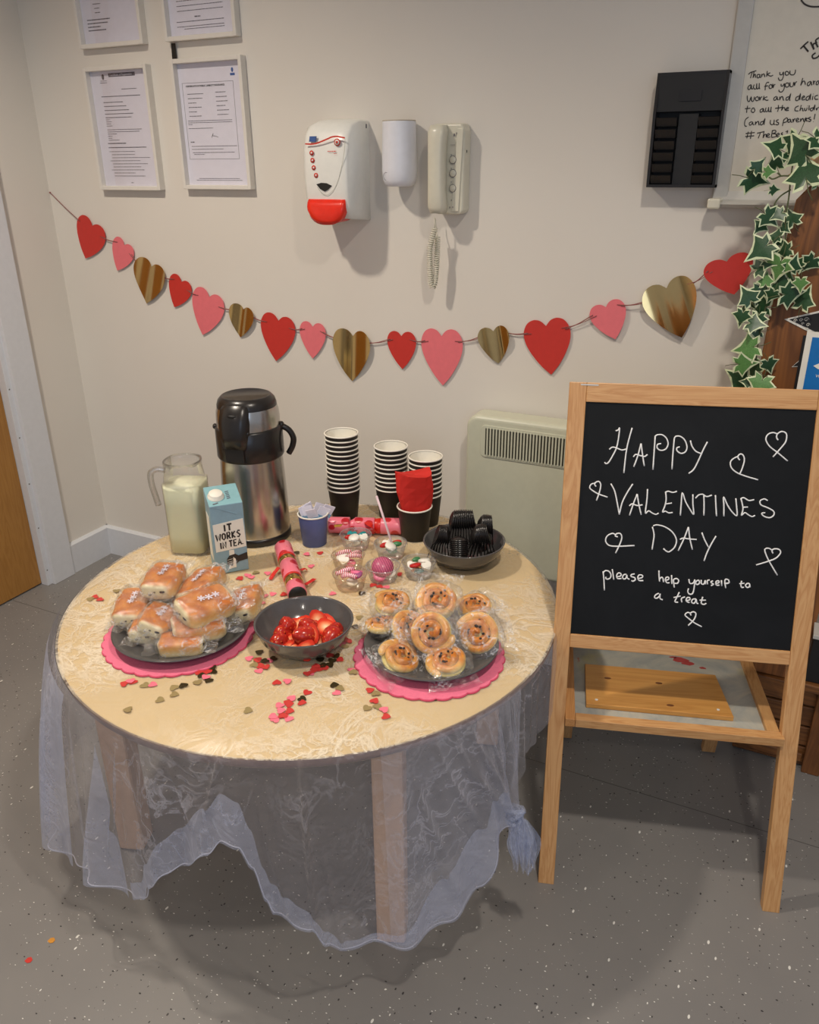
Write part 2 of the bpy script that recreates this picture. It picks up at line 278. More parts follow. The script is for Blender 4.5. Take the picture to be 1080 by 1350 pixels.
# ------------------------------------------------------------------ mesh builder
class MB:
    def __init__(s): s.v = []; s.f = []; s.m = []; s.sm = []
    def add(s, vs, fs, mi=0, smooth=False, T=None):
        o = len(s.v); s.v += [tuple(T @ Vector(p)) if T else tuple(p) for p in vs]
        for f in fs: s.f.append([i + o for i in f]); s.m.append(mi); s.sm.append(smooth)
        return s
    def box(s, a, b, mi=0, T=None):
        x0, y0, z0 = a; x1, y1, z1 = b
        vs = [(x0, y0, z0), (x1, y0, z0), (x1, y1, z0), (x0, y1, z0), (x0, y0, z1), (x1, y0, z1), (x1, y1, z1), (x0, y1, z1)]
        return s.add(vs, [(0, 3, 2, 1), (4, 5, 6, 7), (0, 1, 5, 4), (1, 2, 6, 5), (2, 3, 7, 6), (3, 0, 4, 7)], mi, False, T)
    def lathe(s, prof, n=32, mi=0, T=None, smooth=True, sq=0.0, a0=0.0, a1=2 * PI):
        full = abs(a1 - a0 - 2 * PI) < 1e-6; k = n if full else n + 1; vs = []
        for r, z in prof:
            for i in range(k):
                a = a0 + (a1 - a0) * i / n; rr = r
                if sq:
                    c, d = abs(math.cos(a)), abs(math.sin(a)); p = 2 + sq; rr = r / ((c ** p + d ** p) ** (1 / p))
                vs.append((rr * math.cos(a), rr * math.sin(a), z))
        fs = []
        for j in range(len(prof) - 1):
            for i in range(n):
                i2 = (i + 1) % k if full else i + 1
                fs.append((j * k + i, j * k + i2, (j + 1) * k + i2, (j + 1) * k + i))
        return s.add(vs, fs, mi, smooth, T)
    def tube(s, pts, r, n=8, mi=0, T=None, closed=False, cap=True):
        pts = [Vector(p) for p in pts]; m = len(pts); vs = []; prev = None
        for i in range(m):
            if closed: d = pts[(i + 1) % m] - pts[i - 1]
            else: d = pts[min(i + 1, m - 1)] - pts[max(i - 1, 0)]
            if d.length < 1e-9: d = Vector((0, 0, 1))
            d.normalize()
            if prev is None: prev = d.orthogonal().normalized()
            a = (prev - d * prev.dot(d)); a = a.normalized() if a.length > 1e-6 else d.orthogonal().normalized(); prev = a; b = d.cross(a)
            rr = r[i] if isinstance(r, (list, tuple)) else r
            for j in range(n): t = 2 * PI * j / n; vs.append(pts[i] + (a * math.cos(t) + b * math.sin(t)) * rr)
        fs = []
        for i in range(m if closed else m - 1):
            i2 = (i + 1) % m
            for j in range(n): fs.append((i * n + j, i * n + (j + 1) % n, i2 * n + (j + 1) % n, i2 * n + j))
        if cap and not closed: fs += [tuple(range(n))[::-1], tuple(range((m - 1) * n, m * n))]
        return s.add(vs, fs, mi, True, T)
    def prism(s, poly, d0, d1, mi=0, T=None, plane='XZ', smooth=False):
        """poly 2D, extruded from d0 to d1 along the third axis"""
        def P(a, b, c): return {'XZ': (a, c, b), 'XY': (a, b, c), 'YZ': (c, a, b)}[plane]
        n = len(poly); vs = [P(a, b, d0) for a, b in poly] + [P(a, b, d1) for a, b in poly]
        fs = [tuple(range(n)), tuple(range(2 * n - 1, n - 1, -1))] + [(i, i + n, (i + 1) % n + n, (i + 1) % n) for i in range(n)]
        return s.add(vs, fs, mi, smooth, T)
    def ell(s, c, r, n=12, m=8, mi=0, T=None, e=1.0, fn=None):
        """superellipsoid; e<1 boxier"""
        def sg(x, p): return math.copysign(abs(x) ** p, x)
        vs = []; fs = []
        for j in range(m + 1):
            ph = -PI / 2 + PI * j / m
            for i in range(n):
                th = 2 * PI * i / n
                p = Vector((c[0] + r[0] * sg(math.cos(ph), e) * sg(math.cos(th), e), c[1] + r[1] * sg(math.cos(ph), e) * sg(math.sin(th), e), c[2] + r[2] * sg(math.sin(ph), e)))
                vs.append(fn(p) if fn else p)
        for j in range(m):
            for i in range(n): fs.append((j * n + i, j * n + (i + 1) % n, (j + 1) * n + (i + 1) % n, (j + 1) * n + i))
        return s.add(vs, fs, mi, True, T)
    def ribbon(s, pts, w, nrm, mi=0, th=0.0004):
        """flat stroke of width w along pts lying in the plane with normal nrm"""
        pts = [Vector(p) for p in pts]; nrm = Vector(nrm).normalized(); vs = []
        for i in range(len(pts)):
            d = pts[min(i + 1, len(pts) - 1)] - pts[max(i - 1, 0)]
            if d.length < 1e-9: d = Vector((1, 0, 0))
            sd = d.normalized().cross(nrm) * (w / 2)
            vs += [pts[i] - sd, pts[i] + sd, pts[i] - sd + nrm * th, pts[i] + sd + nrm * th]
        fs = []
        for i in range(len(pts) - 1):
            a = 4 * i; b = a + 4; fs += [(a + 2, a + 3, b + 3, b + 2), (a, b, b + 1, a + 1), (a, a + 2, b + 2, b), (a + 1, b + 1, b + 3, a + 3)]
        e = 4 * (len(pts) - 1); fs += [(0, 1, 3, 2), (e, e + 2, e + 3, e + 1)]
        return s.add(vs, fs, mi)
    def build(s, name, mats, parent=None, bevel=0.0, seg=2, subd=0, fix=True):
        me = bpy.data.meshes.new(name); me.from_pydata(s.v, [], s.f)
        for m in (mats if isinstance(mats, (list, tuple)) else [mats]): me.materials.append(M[m] if isinstance(m, str) else m)
        me.polygons.foreach_set('material_index', s.m); me.polygons.foreach_set('use_smooth', s.sm)
        if fix:
            bm = bmesh.new(); bm.from_mesh(me); bmesh.ops.remove_doubles(bm, verts=bm.verts, dist=1e-7); bmesh.ops.recalc_face_normals(bm, faces=bm.faces); bm.to_mesh(me); bm.free()
        me.update(); o = bpy.data.objects.new(name, me); COL.objects.link(o)
        if parent: o.parent = parent
        if bevel:
            b = o.modifiers.new('bevel', 'BEVEL'); b.width = bevel; b.segments = seg; b.limit_method = 'ANGLE'; b.angle_limit = 0.6
        if subd:
            b = o.modifiers.new('sub', 'SUBSURF'); b.levels = subd; b.render_levels = subd
        return o
def box_obj(name, a, b, mat, parent=None, bevel=0.0): return MB().box(a, b).build(name, mat, parent, bevel)
def tag(o, label=None, cat=None, group=None, kind=None):
    for k, v in (('label', label), ('category', cat), ('group', group), ('kind', kind)):
        if v: o[k] = v
    return o
def thing(name, loc, label, cat, rz=0.0, group=None, T=None):
    o = bpy.data.objects.new(name, None); COL.objects.link(o); o.empty_display_size = 0.02
    if T is not None: o.matrix_world = T
    else: o.location = loc; o.rotation_euler = (0, 0, rz)
    return tag(o, label, cat, group)
def copy_tree(o, parent=None, T=None):
    c = o.copy(); COL.objects.link(c)
    if parent is not None: c.parent = parent
    if T is not None: c.matrix_world = T
    for ch in [k for k in bpy.data.objects if k.parent == o]: copy_tree(ch, c)
    return c
def smooth_path(pts, k=5):
    if len(pts) < 3: return [Vector(p) for p in pts]
    P = [Vector(p) for p in pts]; P = [P[0] * 2 - P[1]] + P + [P[-1] * 2 - P[-2]]; out = []
    for i in range(1, len(P) - 2):
        for j in range(k):
            t = j / k; out.append(0.5 * ((2 * P[i]) + (P[i + 1] - P[i - 1]) * t + (2 * P[i - 1] - 5 * P[i] + 4 * P[i + 1] - P[i + 2]) * t * t + (3 * P[i] - P[i - 1] - 3 * P[i + 1] + P[i + 2]) * t ** 3))
    out.append(P[-2]); return out
def at(loc, rz=0.0, rx=0.0, ry=0.0): return Matrix.Translation(Vector(loc)) @ Matrix.Rotation(rz, 4, 'Z') @ Matrix.Rotation(ry, 4, 'Y') @ Matrix.Rotation(rx, 4, 'X')
def S(o, **k): tag(o, kind='structure', **k); return o
ORD = 'first second third fourth fifth sixth seventh eighth ninth tenth eleventh twelfth thirteenth fourteenth fifteenth sixteenth'.split()

# ================================================================== ROOM
S(box_obj('floor', (-0.9, -5.2, -0.05), (4.8, 0.0, 0.0), 'floor'))
S(box_obj('wall_back', (-0.1, 0.0, -0.05), (4.8, 0.12, 2.6), 'wall'))
S(MB().box((-0.12, -0.305, 0), (0.0, 0.0, 2.6)).box((-0.12, -5.2, 2.1), (0.0, -0.305, 2.6)).box((-0.12, -5.2, 0), (0.0, -1.25, 2.1)).build('wall_left', 'wall'))
S(box_obj('ceiling', (-0.9, -5.2, 2.6), (4.8, 0.12, 2.7), 'wall'))
for i, y in enumerate((-0.4505,)):
    S(box_obj('trim_3', (-0.12, y - 0.0009, 0.0), (4.8, y + 0.0009, 0.0004), plain('floor_seam', (88, 86, 84), 0.5)))
S(MB().prism([(0, 0), (-0.016, 0), (-0.016, 0.112), (-0.006, 0.119), (0, 0.119)], 0.0, 4.8, plane='YZ').build('baseboard_back', 'white_gloss'))
S(MB().prism([(0, 0), (0.016, 0), (0.016, 0.112), (0.006, 0.119), (0, 0.119)], -0.205, 0.0, plane='XZ').build('baseboard_left', 'white_gloss'))
S(MB().box((0, -0.30, 0), (0.022, -0.205, 2.16)).build('trim_1', 'white_gloss', bevel=0.002))
S(MB().box((-0.03, -0.318, 0), (0.004, -0.299, 2.1)).build('trim_2', 'white_gloss', bevel=0.001))
d = thing('door_1', (-0.027, -0.32, 0), None, None); S(d)
MB().box((-0.035, -0.93, 0.006), (0, 0, 2.09)).build('door_leaf', 'door', d)
for k in range(9):
    MB().ell((0.031, 0.012, 0.06 + 0.17 * k), (0.001, 0.0028, 0.0028), 8, 4).build('screw', 'screw', d)
MB().tube([(0.0, -0.86, 1.0), (0.05, -0.86, 1.0), (0.05, -0.74, 1.0)], 0.01, 10).build('door_handle', 'screw', d)

# ================================================================== PICTURE FRAMES
FW_, FH_ = 0.2505, 0.3435
TXT = {}
def dash_lines(mb, rows, y, x0, z0, mi=0, rnd=None):
    rnd = rnd or random
    for (xa, xb, z, th, dens) in rows:
        x = xa
        while x < xb:
            L = min(rnd.uniform(0.004, 0.012) * dens, xb - x); mb.box((x0 + x, y - 0.0002, z0 - z - th), (x0 + x + L, y + 0.0001, z0 - z), mi); x += L + 0.0014
def text_obj(name, txt, size, T, mat, parent=None, depth=0.0003, align='LEFT', shear=0.0):
    c = bpy.data.curves.new(name, 'FONT'); c.body = txt; c.size = size; c.extrude = depth; c.align_x = align; c.shear = shear; c.resolution_u = 2
    o = bpy.data.objects.new(name, c); COL.objects.link(o); dg = bpy.context.evaluated_depsgraph_get(); me = bpy.data.meshes.new_from_object(o.evaluated_get(dg))
    bpy.data.objects.remove(o); me.materials.clear(); me.materials.append(M[mat]); o = bpy.data.objects.new(name, me); COL.objects.link(o)
    if parent: o.parent = parent
    o.matrix_local = T; return o
UP = Matrix.Rotation(PI / 2, 4, 'X')   # text facing the room (-y)
def picture(x, ztop, label, rows, box=None, title=None):
    t = thing('picture_frame', (x, 0, ztop - FH_), label, 'frame', group=None)
    b = 0.011; D = -0.024
    MB().box((0, D, 0), (b, 0, FH_)).box((FW_ - b, D, 0), (FW_, 0, FH_)).box((b, D, 0), (FW_ - b, 0, b)).box((b, D, FH_ - b), (FW_ - b, 0, FH_)).build('frame_border', 'frame', t, bevel=0.0012)
    MB().box((b, -0.005, b), (FW_ - b, -0.001, FH_ - b)).build('printed_sheet', 'paper', t)
    m = MB(); dash_lines(m, rows, -0.0052, 0, FH_)
    if box:
        x0, x1, z0, z1 = box; th = 0.0008
        for a in ((x0, x1, z0, z0 + th), (x0, x1, z1 - th, z1), (x0, x0 + th, z0, z1), (x1 - th, x1, z0, z1)): m.box((a[0], -0.0054, FH_ - a[3]), (a[1], -0.0049, FH_ - a[2]))
    tx = m.build('printed_text', 'ink', t); tx['kind'] = 'stuff'
    MB().box((b, -0.0092, b), (FW_ - b, -0.0082, FH_ - b)).build('glass_pane', 'pane', t)
    return t
R = random.Random(3)
rows1 = [(0.045, 0.20, 0.078, 0.0022, 1), (0.05, 0.13, 0.094, 0.002, 1), (0.05, 0.14, 0.105, 0.002, 1), (0.05, 0.15, 0.116, 0.002, 1), (0.05, 0.165, 0.126, 0.002, 1), (0.05, 0.155, 0.136, 0.002, 1)]
rows1 += [(0.05, 0.05 + R.uniform(0.012, 0.03), 0.142 + 0.0058 * k, 0.0016, 1) for k in range(4)] + [(0.05, 0.19, 0.170, 0.0016, 1), (0.05, 0.18, 0.176, 0.0016, 1)]
rows1 += [(0.05, 0.05 + R.uniform(0.015, 0.05), 0.182 + 0.0058 * k, 0.0016, 1) for k in range(4)] + [(0.045, 0.12, 0.208, 0.003, 1), (0.045, 0.20, 0.220, 0.0026, 1)]
rows1 += [(0.045 + 0.01 * (k % 3 > 0), R.uniform(0.13, 0.21), 0.232 + 0.0088 * k, 0.0016, 1) for k in range(9)] + [(0.12, 0.13, 0.322, 0.0018, 1), (0.13, 0.19, 0.060, 0.0018, 1)]
p1 = picture(0.2555, 1.697, 'lower left white picture frame holding a typed registration certificate', rows1)
m = MB(); m.box((0.085, -0.0055, FH_ - 0.027), (0.19, -0.005, FH_ - 0.017)); m.build('title_bar', 'ink', p1)
text_obj('title', 'Certificate of Registration', 0.0085, Matrix.Translation((0.09, -0.0056, FH_ - 0.0245)) @ UP, 'paper', p1)
MB().ell((0.062, -0.0052, FH_ - 0.026), (0.005, 0.0004, 0.008), 12, 6).build('emblem', 'ink', p1)
m = MB(); dash_lines(m, [(0.047, 0.075, 0.041, 0.0016, 1), (0.05, 0.075, 0.036, 0.0014, 1)], -0.0052, 0, FH_); m.build('emblem_caption', 'ink', p1)
rows2 = []
for k in range(7): rows2 += [(0.038, R.uniform(0.065, 0.10), 0.088 + 0.0115 * k, 0.0018, 1), (0.14, R.uniform(0.165, 0.185), 0.086 + 0.0115 * k, 0.0018, 1)]
rows2 = [r for r in rows2 if r[2] < 0.152] + [(0.03, 0.19, 0.158, 0.0015, 1), (0.03, 0.19, 0.163, 0.0015, 1), (0.03, 0.045, 0.168, 0.0015, 1), (0.03, 0.12, 0.178, 0.0015, 1), (0.032, 0.046, 0.214, 0.0025, 1)]
rows2 += [(0.034, 0.20, 0.226, 0.0015, 1), (0.034, 0.15, 0.234, 0.0015, 1), (0.036, 0.19, 0.243, 0.0015, 1), (0.04, 0.08, 0.248, 0.0015, 1), (0.05, 0.2, 0.314, 0.0014, 1), (0.04, 0.21, 0.319, 0.0014, 1)]
p2 = picture(0.5975, 1.702, 'lower right white picture frame with a boxed insurance certificate', rows2, (0.022, 0.205, 0.06, 0.262))
text_obj('title', 'CERTIFICATE OF PUBLIC LIABILITY INSURANCE', 0.0066, Matrix.Translation((0.035, -0.0056, FH_ - 0.071)) @ UP, 'ink_dark', p2)
MB().ell((0.205, -0.0052, FH_ - 0.033), (0.004, 0.0004, 0.006), 12, 6).box((0.197, -0.0055, FH_ - 0.047), (0.213, -0.005, FH_ - 0.041)).build('emblem', 'blue_print', p2)
m = MB(); m.ribbon(smooth_path([(0.112, -0.0054, FH_ - 0.204), (0.118, -0.0054, FH_ - 0.193), (0.116, -0.0054, FH_ - 0.199), (0.124, -0.0054, FH_ - 0.2), (0.135, -0.0054, FH_ - 0.203)]), 0.001, (0, -1, 0)); m.build('signature', 'ink_dark', p2)
rows3 = [(0.04, 0.1, 0.215, 0.0022, 1), (0.06, 0.09, 0.229, 0.002, 1), (0.065, 0.085, 0.240, 0.002, 1), (0.065, 0.085, 0.251, 0.002, 1), (0.03, 0.12, 0.268, 0.0028, 1), (0.03, 0.11, 0.277, 0.0028, 1), (0.03, 0.08, 0.286, 0.0028, 1), (0.03, 0.1, 0.295, 0.0028, 1)]
picture(0.257, 1.747 + FH_, 'upper left white picture frame cut by the top of the photo, few typed lines', rows3)
rows4 = [(0.04, 0.2, 0.15 + 0.012 * k, 0.0016, 1) for k in range(11)] + [(0.1, 0.12, 0.285, 0.003, 1), (0.035, 0.2, 0.296, 0.0018, 1), (0.035, 0.2, 0.308, 0.0016, 1), (0.06, 0.2, 0.314, 0.0016, 1)]
picture(0.5895, 1.7475 + FH_, 'upper right white picture frame above the boxed certificate, dense typed text', rows4)
a = wy(231, 57, -0.006); tg = MB().prism([(0, 0), (-0.012, 0.0), (-0.014, -0.045), (-0.006, -0.05), (0.0, -0.035)], -0.004, 0, plane='XZ', T=Matrix.Translation(a)).build('hanging_tag', 'blk_matt')
tag(tg, 'small black strap hanging under the upper right picture frame', 'strap')

# ================================================================== SOAP DISPENSER
t = thing('soap_dispenser', (1.163, 0, 1.28), 'white wall soap dispenser with red push lever and red printed icons', 'dispenser')
W2 = 0.068
prof = [(0, 0.002), (-0.108, 0.012), (-0.118, 0.04), (-0.123, 0.09), (-0.124, 0.14), (-0.12, 0.185), (-0.11, 0.22), (-0.09, 0.243), (-0.05, 0.254), (0, 0.256)]
nx = 14; m = MB(); vs = []
for i in range(nx + 1):
    x = -W2 + 2 * W2 * i / nx; k = 1 - 0.05 * abs(x / W2) ** 5; kz = 1 - 0.03 * abs(x / W2) ** 4
    for (y, z) in prof: vs.append((x * (0.96 + 0.04 * min(1, z / 0.15)), y * k, 0.002 + (z - 0.002) * kz))
n_ = len(prof); fs = [(i * n_ + j, i * n_ + j + 1, (i + 1) * n_ + j + 1, (i + 1) * n_ + j) for i in range(nx) for j in range(n_ - 1)]
fs += [tuple(range(n_)), tuple(range(nx * n_, (nx + 1) * n_))[::-1]]
m.add(vs, fs, 0, True); o = m.build('housing', 'plas_white', t)
m = MB(); m.prism([(-0.12, 0.235), (-0.12, 0.0), (-0.115, 0), (-0.112, 0.235)], -W2 - 0.0012, W2 + 0.0012, plane='YZ'); 
def fr(u, v, y=-0.1245): p = wy(u, v, y); return Vector((p.x - 1.163, y, p.z - 1.28))
# decals on the front
o = MB().ribbon(smooth_path([fr(402.6, 189.7), fr(411, 190), fr(419, 188.5), fr(431.5, 183.4), fr(438, 180.6), fr(445, 180), fr(454.8, 181.8)]), 0.0035, (0, -1, 0), th=0.0015).build('red_swoosh', 'red_print', t)
p = fr(412, 183, -0.122); MB().prism([(p.x - 0.011, p.z - 0.007), (p.x + 0.008, p.z - 0.007), (p.x + 0.011, p.z + 0.006), (p.x - 0.008, p.z + 0.006)], -0.1225, -0.118).build('blue_logo', 'blue_print', t)
for (u, v) in ((410.8, 201.7), (412, 211.5), (413.7, 221.2), (416.7, 231.3)):
    p = fr(u, v); MB().lathe([(0, 0.0016), (0.0062, 0.0016), (0.0062, 0)], 16, T=Matrix.Translation((p.x, -0.1233, p.z)) @ Matrix.Rotation(PI / 2, 4, 'X')).lathe([(0, 0.0022), (0.0025, 0.0022), (0.0025, 0)], 8, 1, T=Matrix.Translation((p.x, -0.1233, p.z)) @ Matrix.Rotation(PI / 2, 4, 'X')).build('icon', ['red_print', 'plas_white'], t)
p = fr(444, 187.6); RX = Matrix.Translation((p.x, -0.1215, p.z)) @ Matrix.Rotation(PI / 2, 4, 'X')
MB().lathe([(0, 0.0016), (0.009, 0.0016), (0.009, 0)], 20, T=RX).lathe([(0, 0.002), (0.0065, 0.002), (0.0065, 0)], 20, 1, T=RX).lathe([(0, 0.0026), (0.0034, 0.0026), (0.0034, 0)], 12, 0, T=RX).build('drop_icon', ['red_print', 'plas_white'], t)
m = MB(); dash_lines(m, [(0, 0.026, 0, 0.002, 0.6), (0.018, 0.026, 0.006, 0.0012, 0.4)], -0.1244, fr(432, 199).x, fr(432, 199).z); m.build('small_print', 'red_print', t)
wl = [fr(*q, -0.1225) for q in ((417.7, 243), (424, 241), (431, 241.5), (438, 245), (433, 250), (428.5, 252.5), (422.5, 249))]
MB().prism([(q.x, q.z) for q in wl], -0.1245, -0.119).build('level_window', 'blk_matt', t)
vv = [fr(*q, -0.1235) for q in ((455, 184), (454, 200), (450, 222), (444, 243), (437, 253.5), (430, 257), (423, 253), (418.5, 246))]
MB().ribbon(smooth_path(vv), 0.0012, (0, -1, 0)).build('panel_seam', 'plas_grey', t)
# lever
m = MB(); vs = []; nx = 12
lp = [(-0.06, 0.067), (-0.124, 0.066), (-0.131, 0.05), (-0.134, 0.03), (-0.133, 0.014), (-0.128, 0.002), (-0.118, 0.004), (-0.06, 0.006)]
for i in range(nx + 1):
    f = -1 + 2 * i / nx; k = math.sqrt(max(0, 1 - abs(f * 0.96) ** 2.6))
    for (y, z) in lp: vs.append((f * 0.056, -0.06 + (y + 0.06) * (0.93 + 0.07 * k), 0.066 - (0.066 - z) * (0.30 + 0.70 * k)))
n_ = len(lp); fs = [(i * n_ + j, i * n_ + (j + 1) % n_, (i + 1) * n_ + (j + 1) % n_, (i + 1) * n_ + j) for i in range(nx) for j in range(n_)] + [tuple(range(n_)), tuple(range(nx * n_, (nx + 1) * n_))[::-1]]
m.add([(a, b, c - 0.006) for a, b, c in vs], fs, 0, True).build('push_lever', 'red_plas', t)
MB().box((W2 - 0.001, -0.018, 0.232), (W2 + 0.0006, -0.013, 0.242)).build('key_slot', 'ink', t)

# ================================================================== WHITE CYLINDER UNIT
t = thing('air_freshener', (1.344, 0, 1.370), 'smooth white bottle-shaped unit on the wall between dispenser and intercom', 'air freshener')
m = MB(); m.lathe([(0.0, 0.0), (0.03, 0.001), (0.039, 0.006), (0.044, 0.018), (0.046, 0.04), (0.045, 0.09), (0.043, 0.152), (0.0425, 0.155), (0.0, 0.155)], 32, T=Matrix.Translation((0, -0.046, 0)))
m.build('body', 'plas_bluewhite', t)
MB().lathe([(0.0, 0), (0.0428, 0), (0.0428, 0.002), (0, 0.002)], 32, T=Matrix.Translation((0, -0.046, 0.155))).build('top_rim', plain('beige_rim', (186, 172, 150), 0.5), t)
MB().tube([(0.0075 * math.cos(a) * 1.0, 0, 0.0095 * math.sin(a)) for a in [i * 2 * PI / 12 for i in range(10)]], 0.0005, 5, T=Matrix.Translation((-0.018, -0.0885, 0.026))).build('emblem', 'ink', t)

# ================================================================== INTERCOM
t = thing('intercom_phone', (1.47, 0, 1.30), 'cream wall intercom handset with button strip and coiled cord', 'intercom')
m = MB(); m.prism([(-0.03, 0.012), (-0.022, 0.004), (0.044, 0.004), (0.053, 0.012), (0.055, 0.2), (0.048, 0.217), (-0.03, 0.217), (-0.034, 0.2)], -0.044, 0.0, plane='XZ'); m.build('base_plate', 'plas_cream', t, bevel=0.006, seg=3)
m = MB(); m.prism([(0.022, 0.012), (0.042, 0.012), (0.052, 0.205), (0.036, 0.205)], -0.0475, -0.043, plane='XZ'); m.build('button_strip', 'plas_cream', t, bevel=0.001)
vs = []; hp = []
for i in range(15):
    f = i / 14; z = 0.008 + 0.205 * f; e = abs(2 * f - 1); hp.append((z, 0.0475 + 0.010 * (1 - e ** 4), 0.021 + 0.004 * e ** 3 if e < 0.97 else 0.018, 0.034 + 0.004 * (e ** 3)))
m = MB(); vs = []
for (z, yc, hw, dp) in hp:
    for j in range(16):
        a = 2 * PI * j / 16; c, s_ = math.cos(a), math.sin(a); vs.append((-0.009 + hw * math.copysign(abs(c) ** 0.55, c), -yc - 0.010 - 0.021 * math.copysign(abs(s_) ** 0.55, s_), z))
fs = [(i * 16 + j, i * 16 + (j + 1) % 16, (i + 1) * 16 + (j + 1) % 16, (i + 1) * 16 + j) for i in range(14) for j in range(16)] + [tuple(range(16))[::-1], tuple(range(14 * 16, 15 * 16))]
m.add(vs, fs, 0, True).build('handset', 'plas_cream', t)
for (u, v) in ((597, 210.7), (597, 228.5), (596.7, 248.3)):
    p = wy(u, v, -0.048); Tm = Matrix.Translation((p.x - 1.47, -0.0475, p.z - 1.30)) @ Matrix.Rotation(PI / 2, 4, 'X')
    MB().lathe([(0, 0.0022), (0.0075, 0.0022), (0.0086, 0.0008), (0.0086, 0)], 20, T=Tm).lathe([(0.0086, 0.0006), (0.0096, 0.0006), (0.0096, 0)], 20, 1, T=Tm).build('button', ['plas_cream', 'ink'], t)
m = MB()
for (u, v, w_, h_) in ((599, 178, .003, .006), (602, 176, .002, .005), (597, 191, .012, .0008), (595, 204, .003, .0012), (595, 222, .003, .0012), (595, 240, .003, .0012), (595, 264, .0015, .0025), (593, 273.5, .0016, .004), (597, 273.2, .0016, .004)):
    p = wy(u, v, -0.048); m.box((p.x - 1.47 - w_ / 2, -0.0481, p.z - 1.30 - h_ / 2), (p.x - 1.47 + w_ / 2, -0.0470, p.z - 1.30 + h_ / 2))
m.build('printed_marks', 'ink', t)
MB().box((0.0548, -0.03, 0.15), (0.0555, -0.027, 0.156)).build('side_hole', 'ink_dark', t)
a = wy(573, 287, -0.055); b = wy(568.5, 374, -0.05); c = wy(577, 300, -0.03)
def coil(P, rad, turns, k=9):
    P = smooth_path(P, 6); L = [0]
    for i in range(1, len(P)): L.append(L[-1] + (P[i] - P[i - 1]).length)
    n = turns * k; out = []
    for i in range(n + 1):
        s_ = L[-1] * i / n; j = max(q for q in range(len(L)) if L[q] <= s_ + 1e-9); j = min(j, len(P) - 2); f = (s_ - L[j]) / max(1e-9, L[j + 1] - L[j]); p = P[j].lerp(P[j + 1], f)
        d = (P[j + 1] - P[j]).normalized(); e1 = d.cross(Vector((0, 1, 0))).normalized(); e2 = d.cross(e1); an = 2 * PI * i / k; out.append(p + (e1 * math.cos(an) + e2 * math.sin(an)) * rad)
    return out
O_ = Vector((1.47, 0, 1.30))
m = MB(); m.tube([a - O_, wy(573.5, 301, -0.055) - O_], 0.0016, 6)
m.tube(coil([wy(573.5, 301, -0.055) - O_, wy(567, 330, -0.058) - O_, b - O_, b + Vector((0.008, 0.006, 0)) - O_, wy(576, 345, -0.045) - O_, wy(577, 312, -0.035) - O_], 0.0062, 52, 10), 0.0019, 5)
m.tube(smooth_path([wy(577, 312, -0.035) - O_, wy(575, 298, -0.03) - O_, wy(574, 288, -0.03) - O_]), 0.0014, 6)
m.build('coiled_cord', 'plas_cream', t)

# ================================================================== BLACK LEAFLET HOLDER
t = thing('leaflet_holder', (1.982, 0, 1.373), 'black plastic wall rack with two columns of empty slots', 'rack')
HW, HH = 0.150, 0.232
MB().box((0, -0.012, 0), (HW, 0, HH)).build('back_panel', 'blk_matt', t)
m = MB()
for x in (0, HW - 0.006): m.prism([(0, 0), (-0.055, 0.0), (-0.058, 0.15), (-0.05, HH), (0, HH)], x, x + 0.006, plane='YZ')
m.box((0, -0.055, 0), (HW, 0, 0.006)).box((0, -0.05, HH - 0.006), (HW, 0, HH)); m.build('side_frame', 'blk', t)
MB().box((0.006, -0.052, 0.155), (HW - 0.006, -0.012, HH - 0.006)).build('header_panel', 'blk_matt', t)
MB().box((0.052, -0.0545, 0.175), (0.098, -0.052, 0.196)).build('label_clip', 'blk', t)
MB().box((0.055, -0.046, 0.006), (0.096, -0.012, 0.150)).build('centre_strip', 'blk_matt', t)
for k in range(6):
    for x in (0.008, 0.098):
        z = 0.008 + 0.0235 * k
        MB().prism([(-0.012, z), (-0.05, z), (-0.058, z + 0.017), (-0.055, z + 0.018), (-0.046, z + 0.004), (-0.012, z + 0.004)], x, x + 0.044, plane='YZ').build('slot', 'blk_matt', t)

# ================================================================== WHITEBOARD
t = thing('whiteboard', (2.125, 0, 1.335), 'large whiteboard with handwritten thank you note at the right edge', 'whiteboard')
MB().box((0.03, -0.012, 0.03), (0.93, 0, 0.93)).build('writing_surface', 'wb', t)
MB().prism([(0, 0), (-0.017, 0), (-0.02, 0.01), (-0.015, 0.03), (-0.012, 0.03), (0, 0.03)], 0, 0.98, plane='YZ', T=Matrix.Rotation(0, 4, 'Z')).build('bottom_frame', 'alu', t)
MB().box((0, -0.018, 0.0), (0.033, 0, 0.95)).build('side_frame', 'alu', t, bevel=0.003)
MB().prism([(-0.015, 0.0), (-0.05, -0.003), (-0.058, 0.004), (-0.052, 0.008), (-0.03, 0.006), (-0.02, 0.012), (-0.015, 0.014)], 0.02, 0.95, plane='YZ').build('pen_tray', 'alu', t)
MB().box((-0.004, -0.062, -0.006), (0.024, -0.014, 0.016)).build('tray_end_cap', 'plas_cream', t, bevel=0.004)
WBO = Vector((2.125, 0, 1.335))
def wstroke(crop, pts, y=-0.0125):
    ox, oy, sc = crop; return [wy(ox + a / sc, oy + b / sc, y) - WBO for a, b in pts]
WC = (980, 60, 10.38)
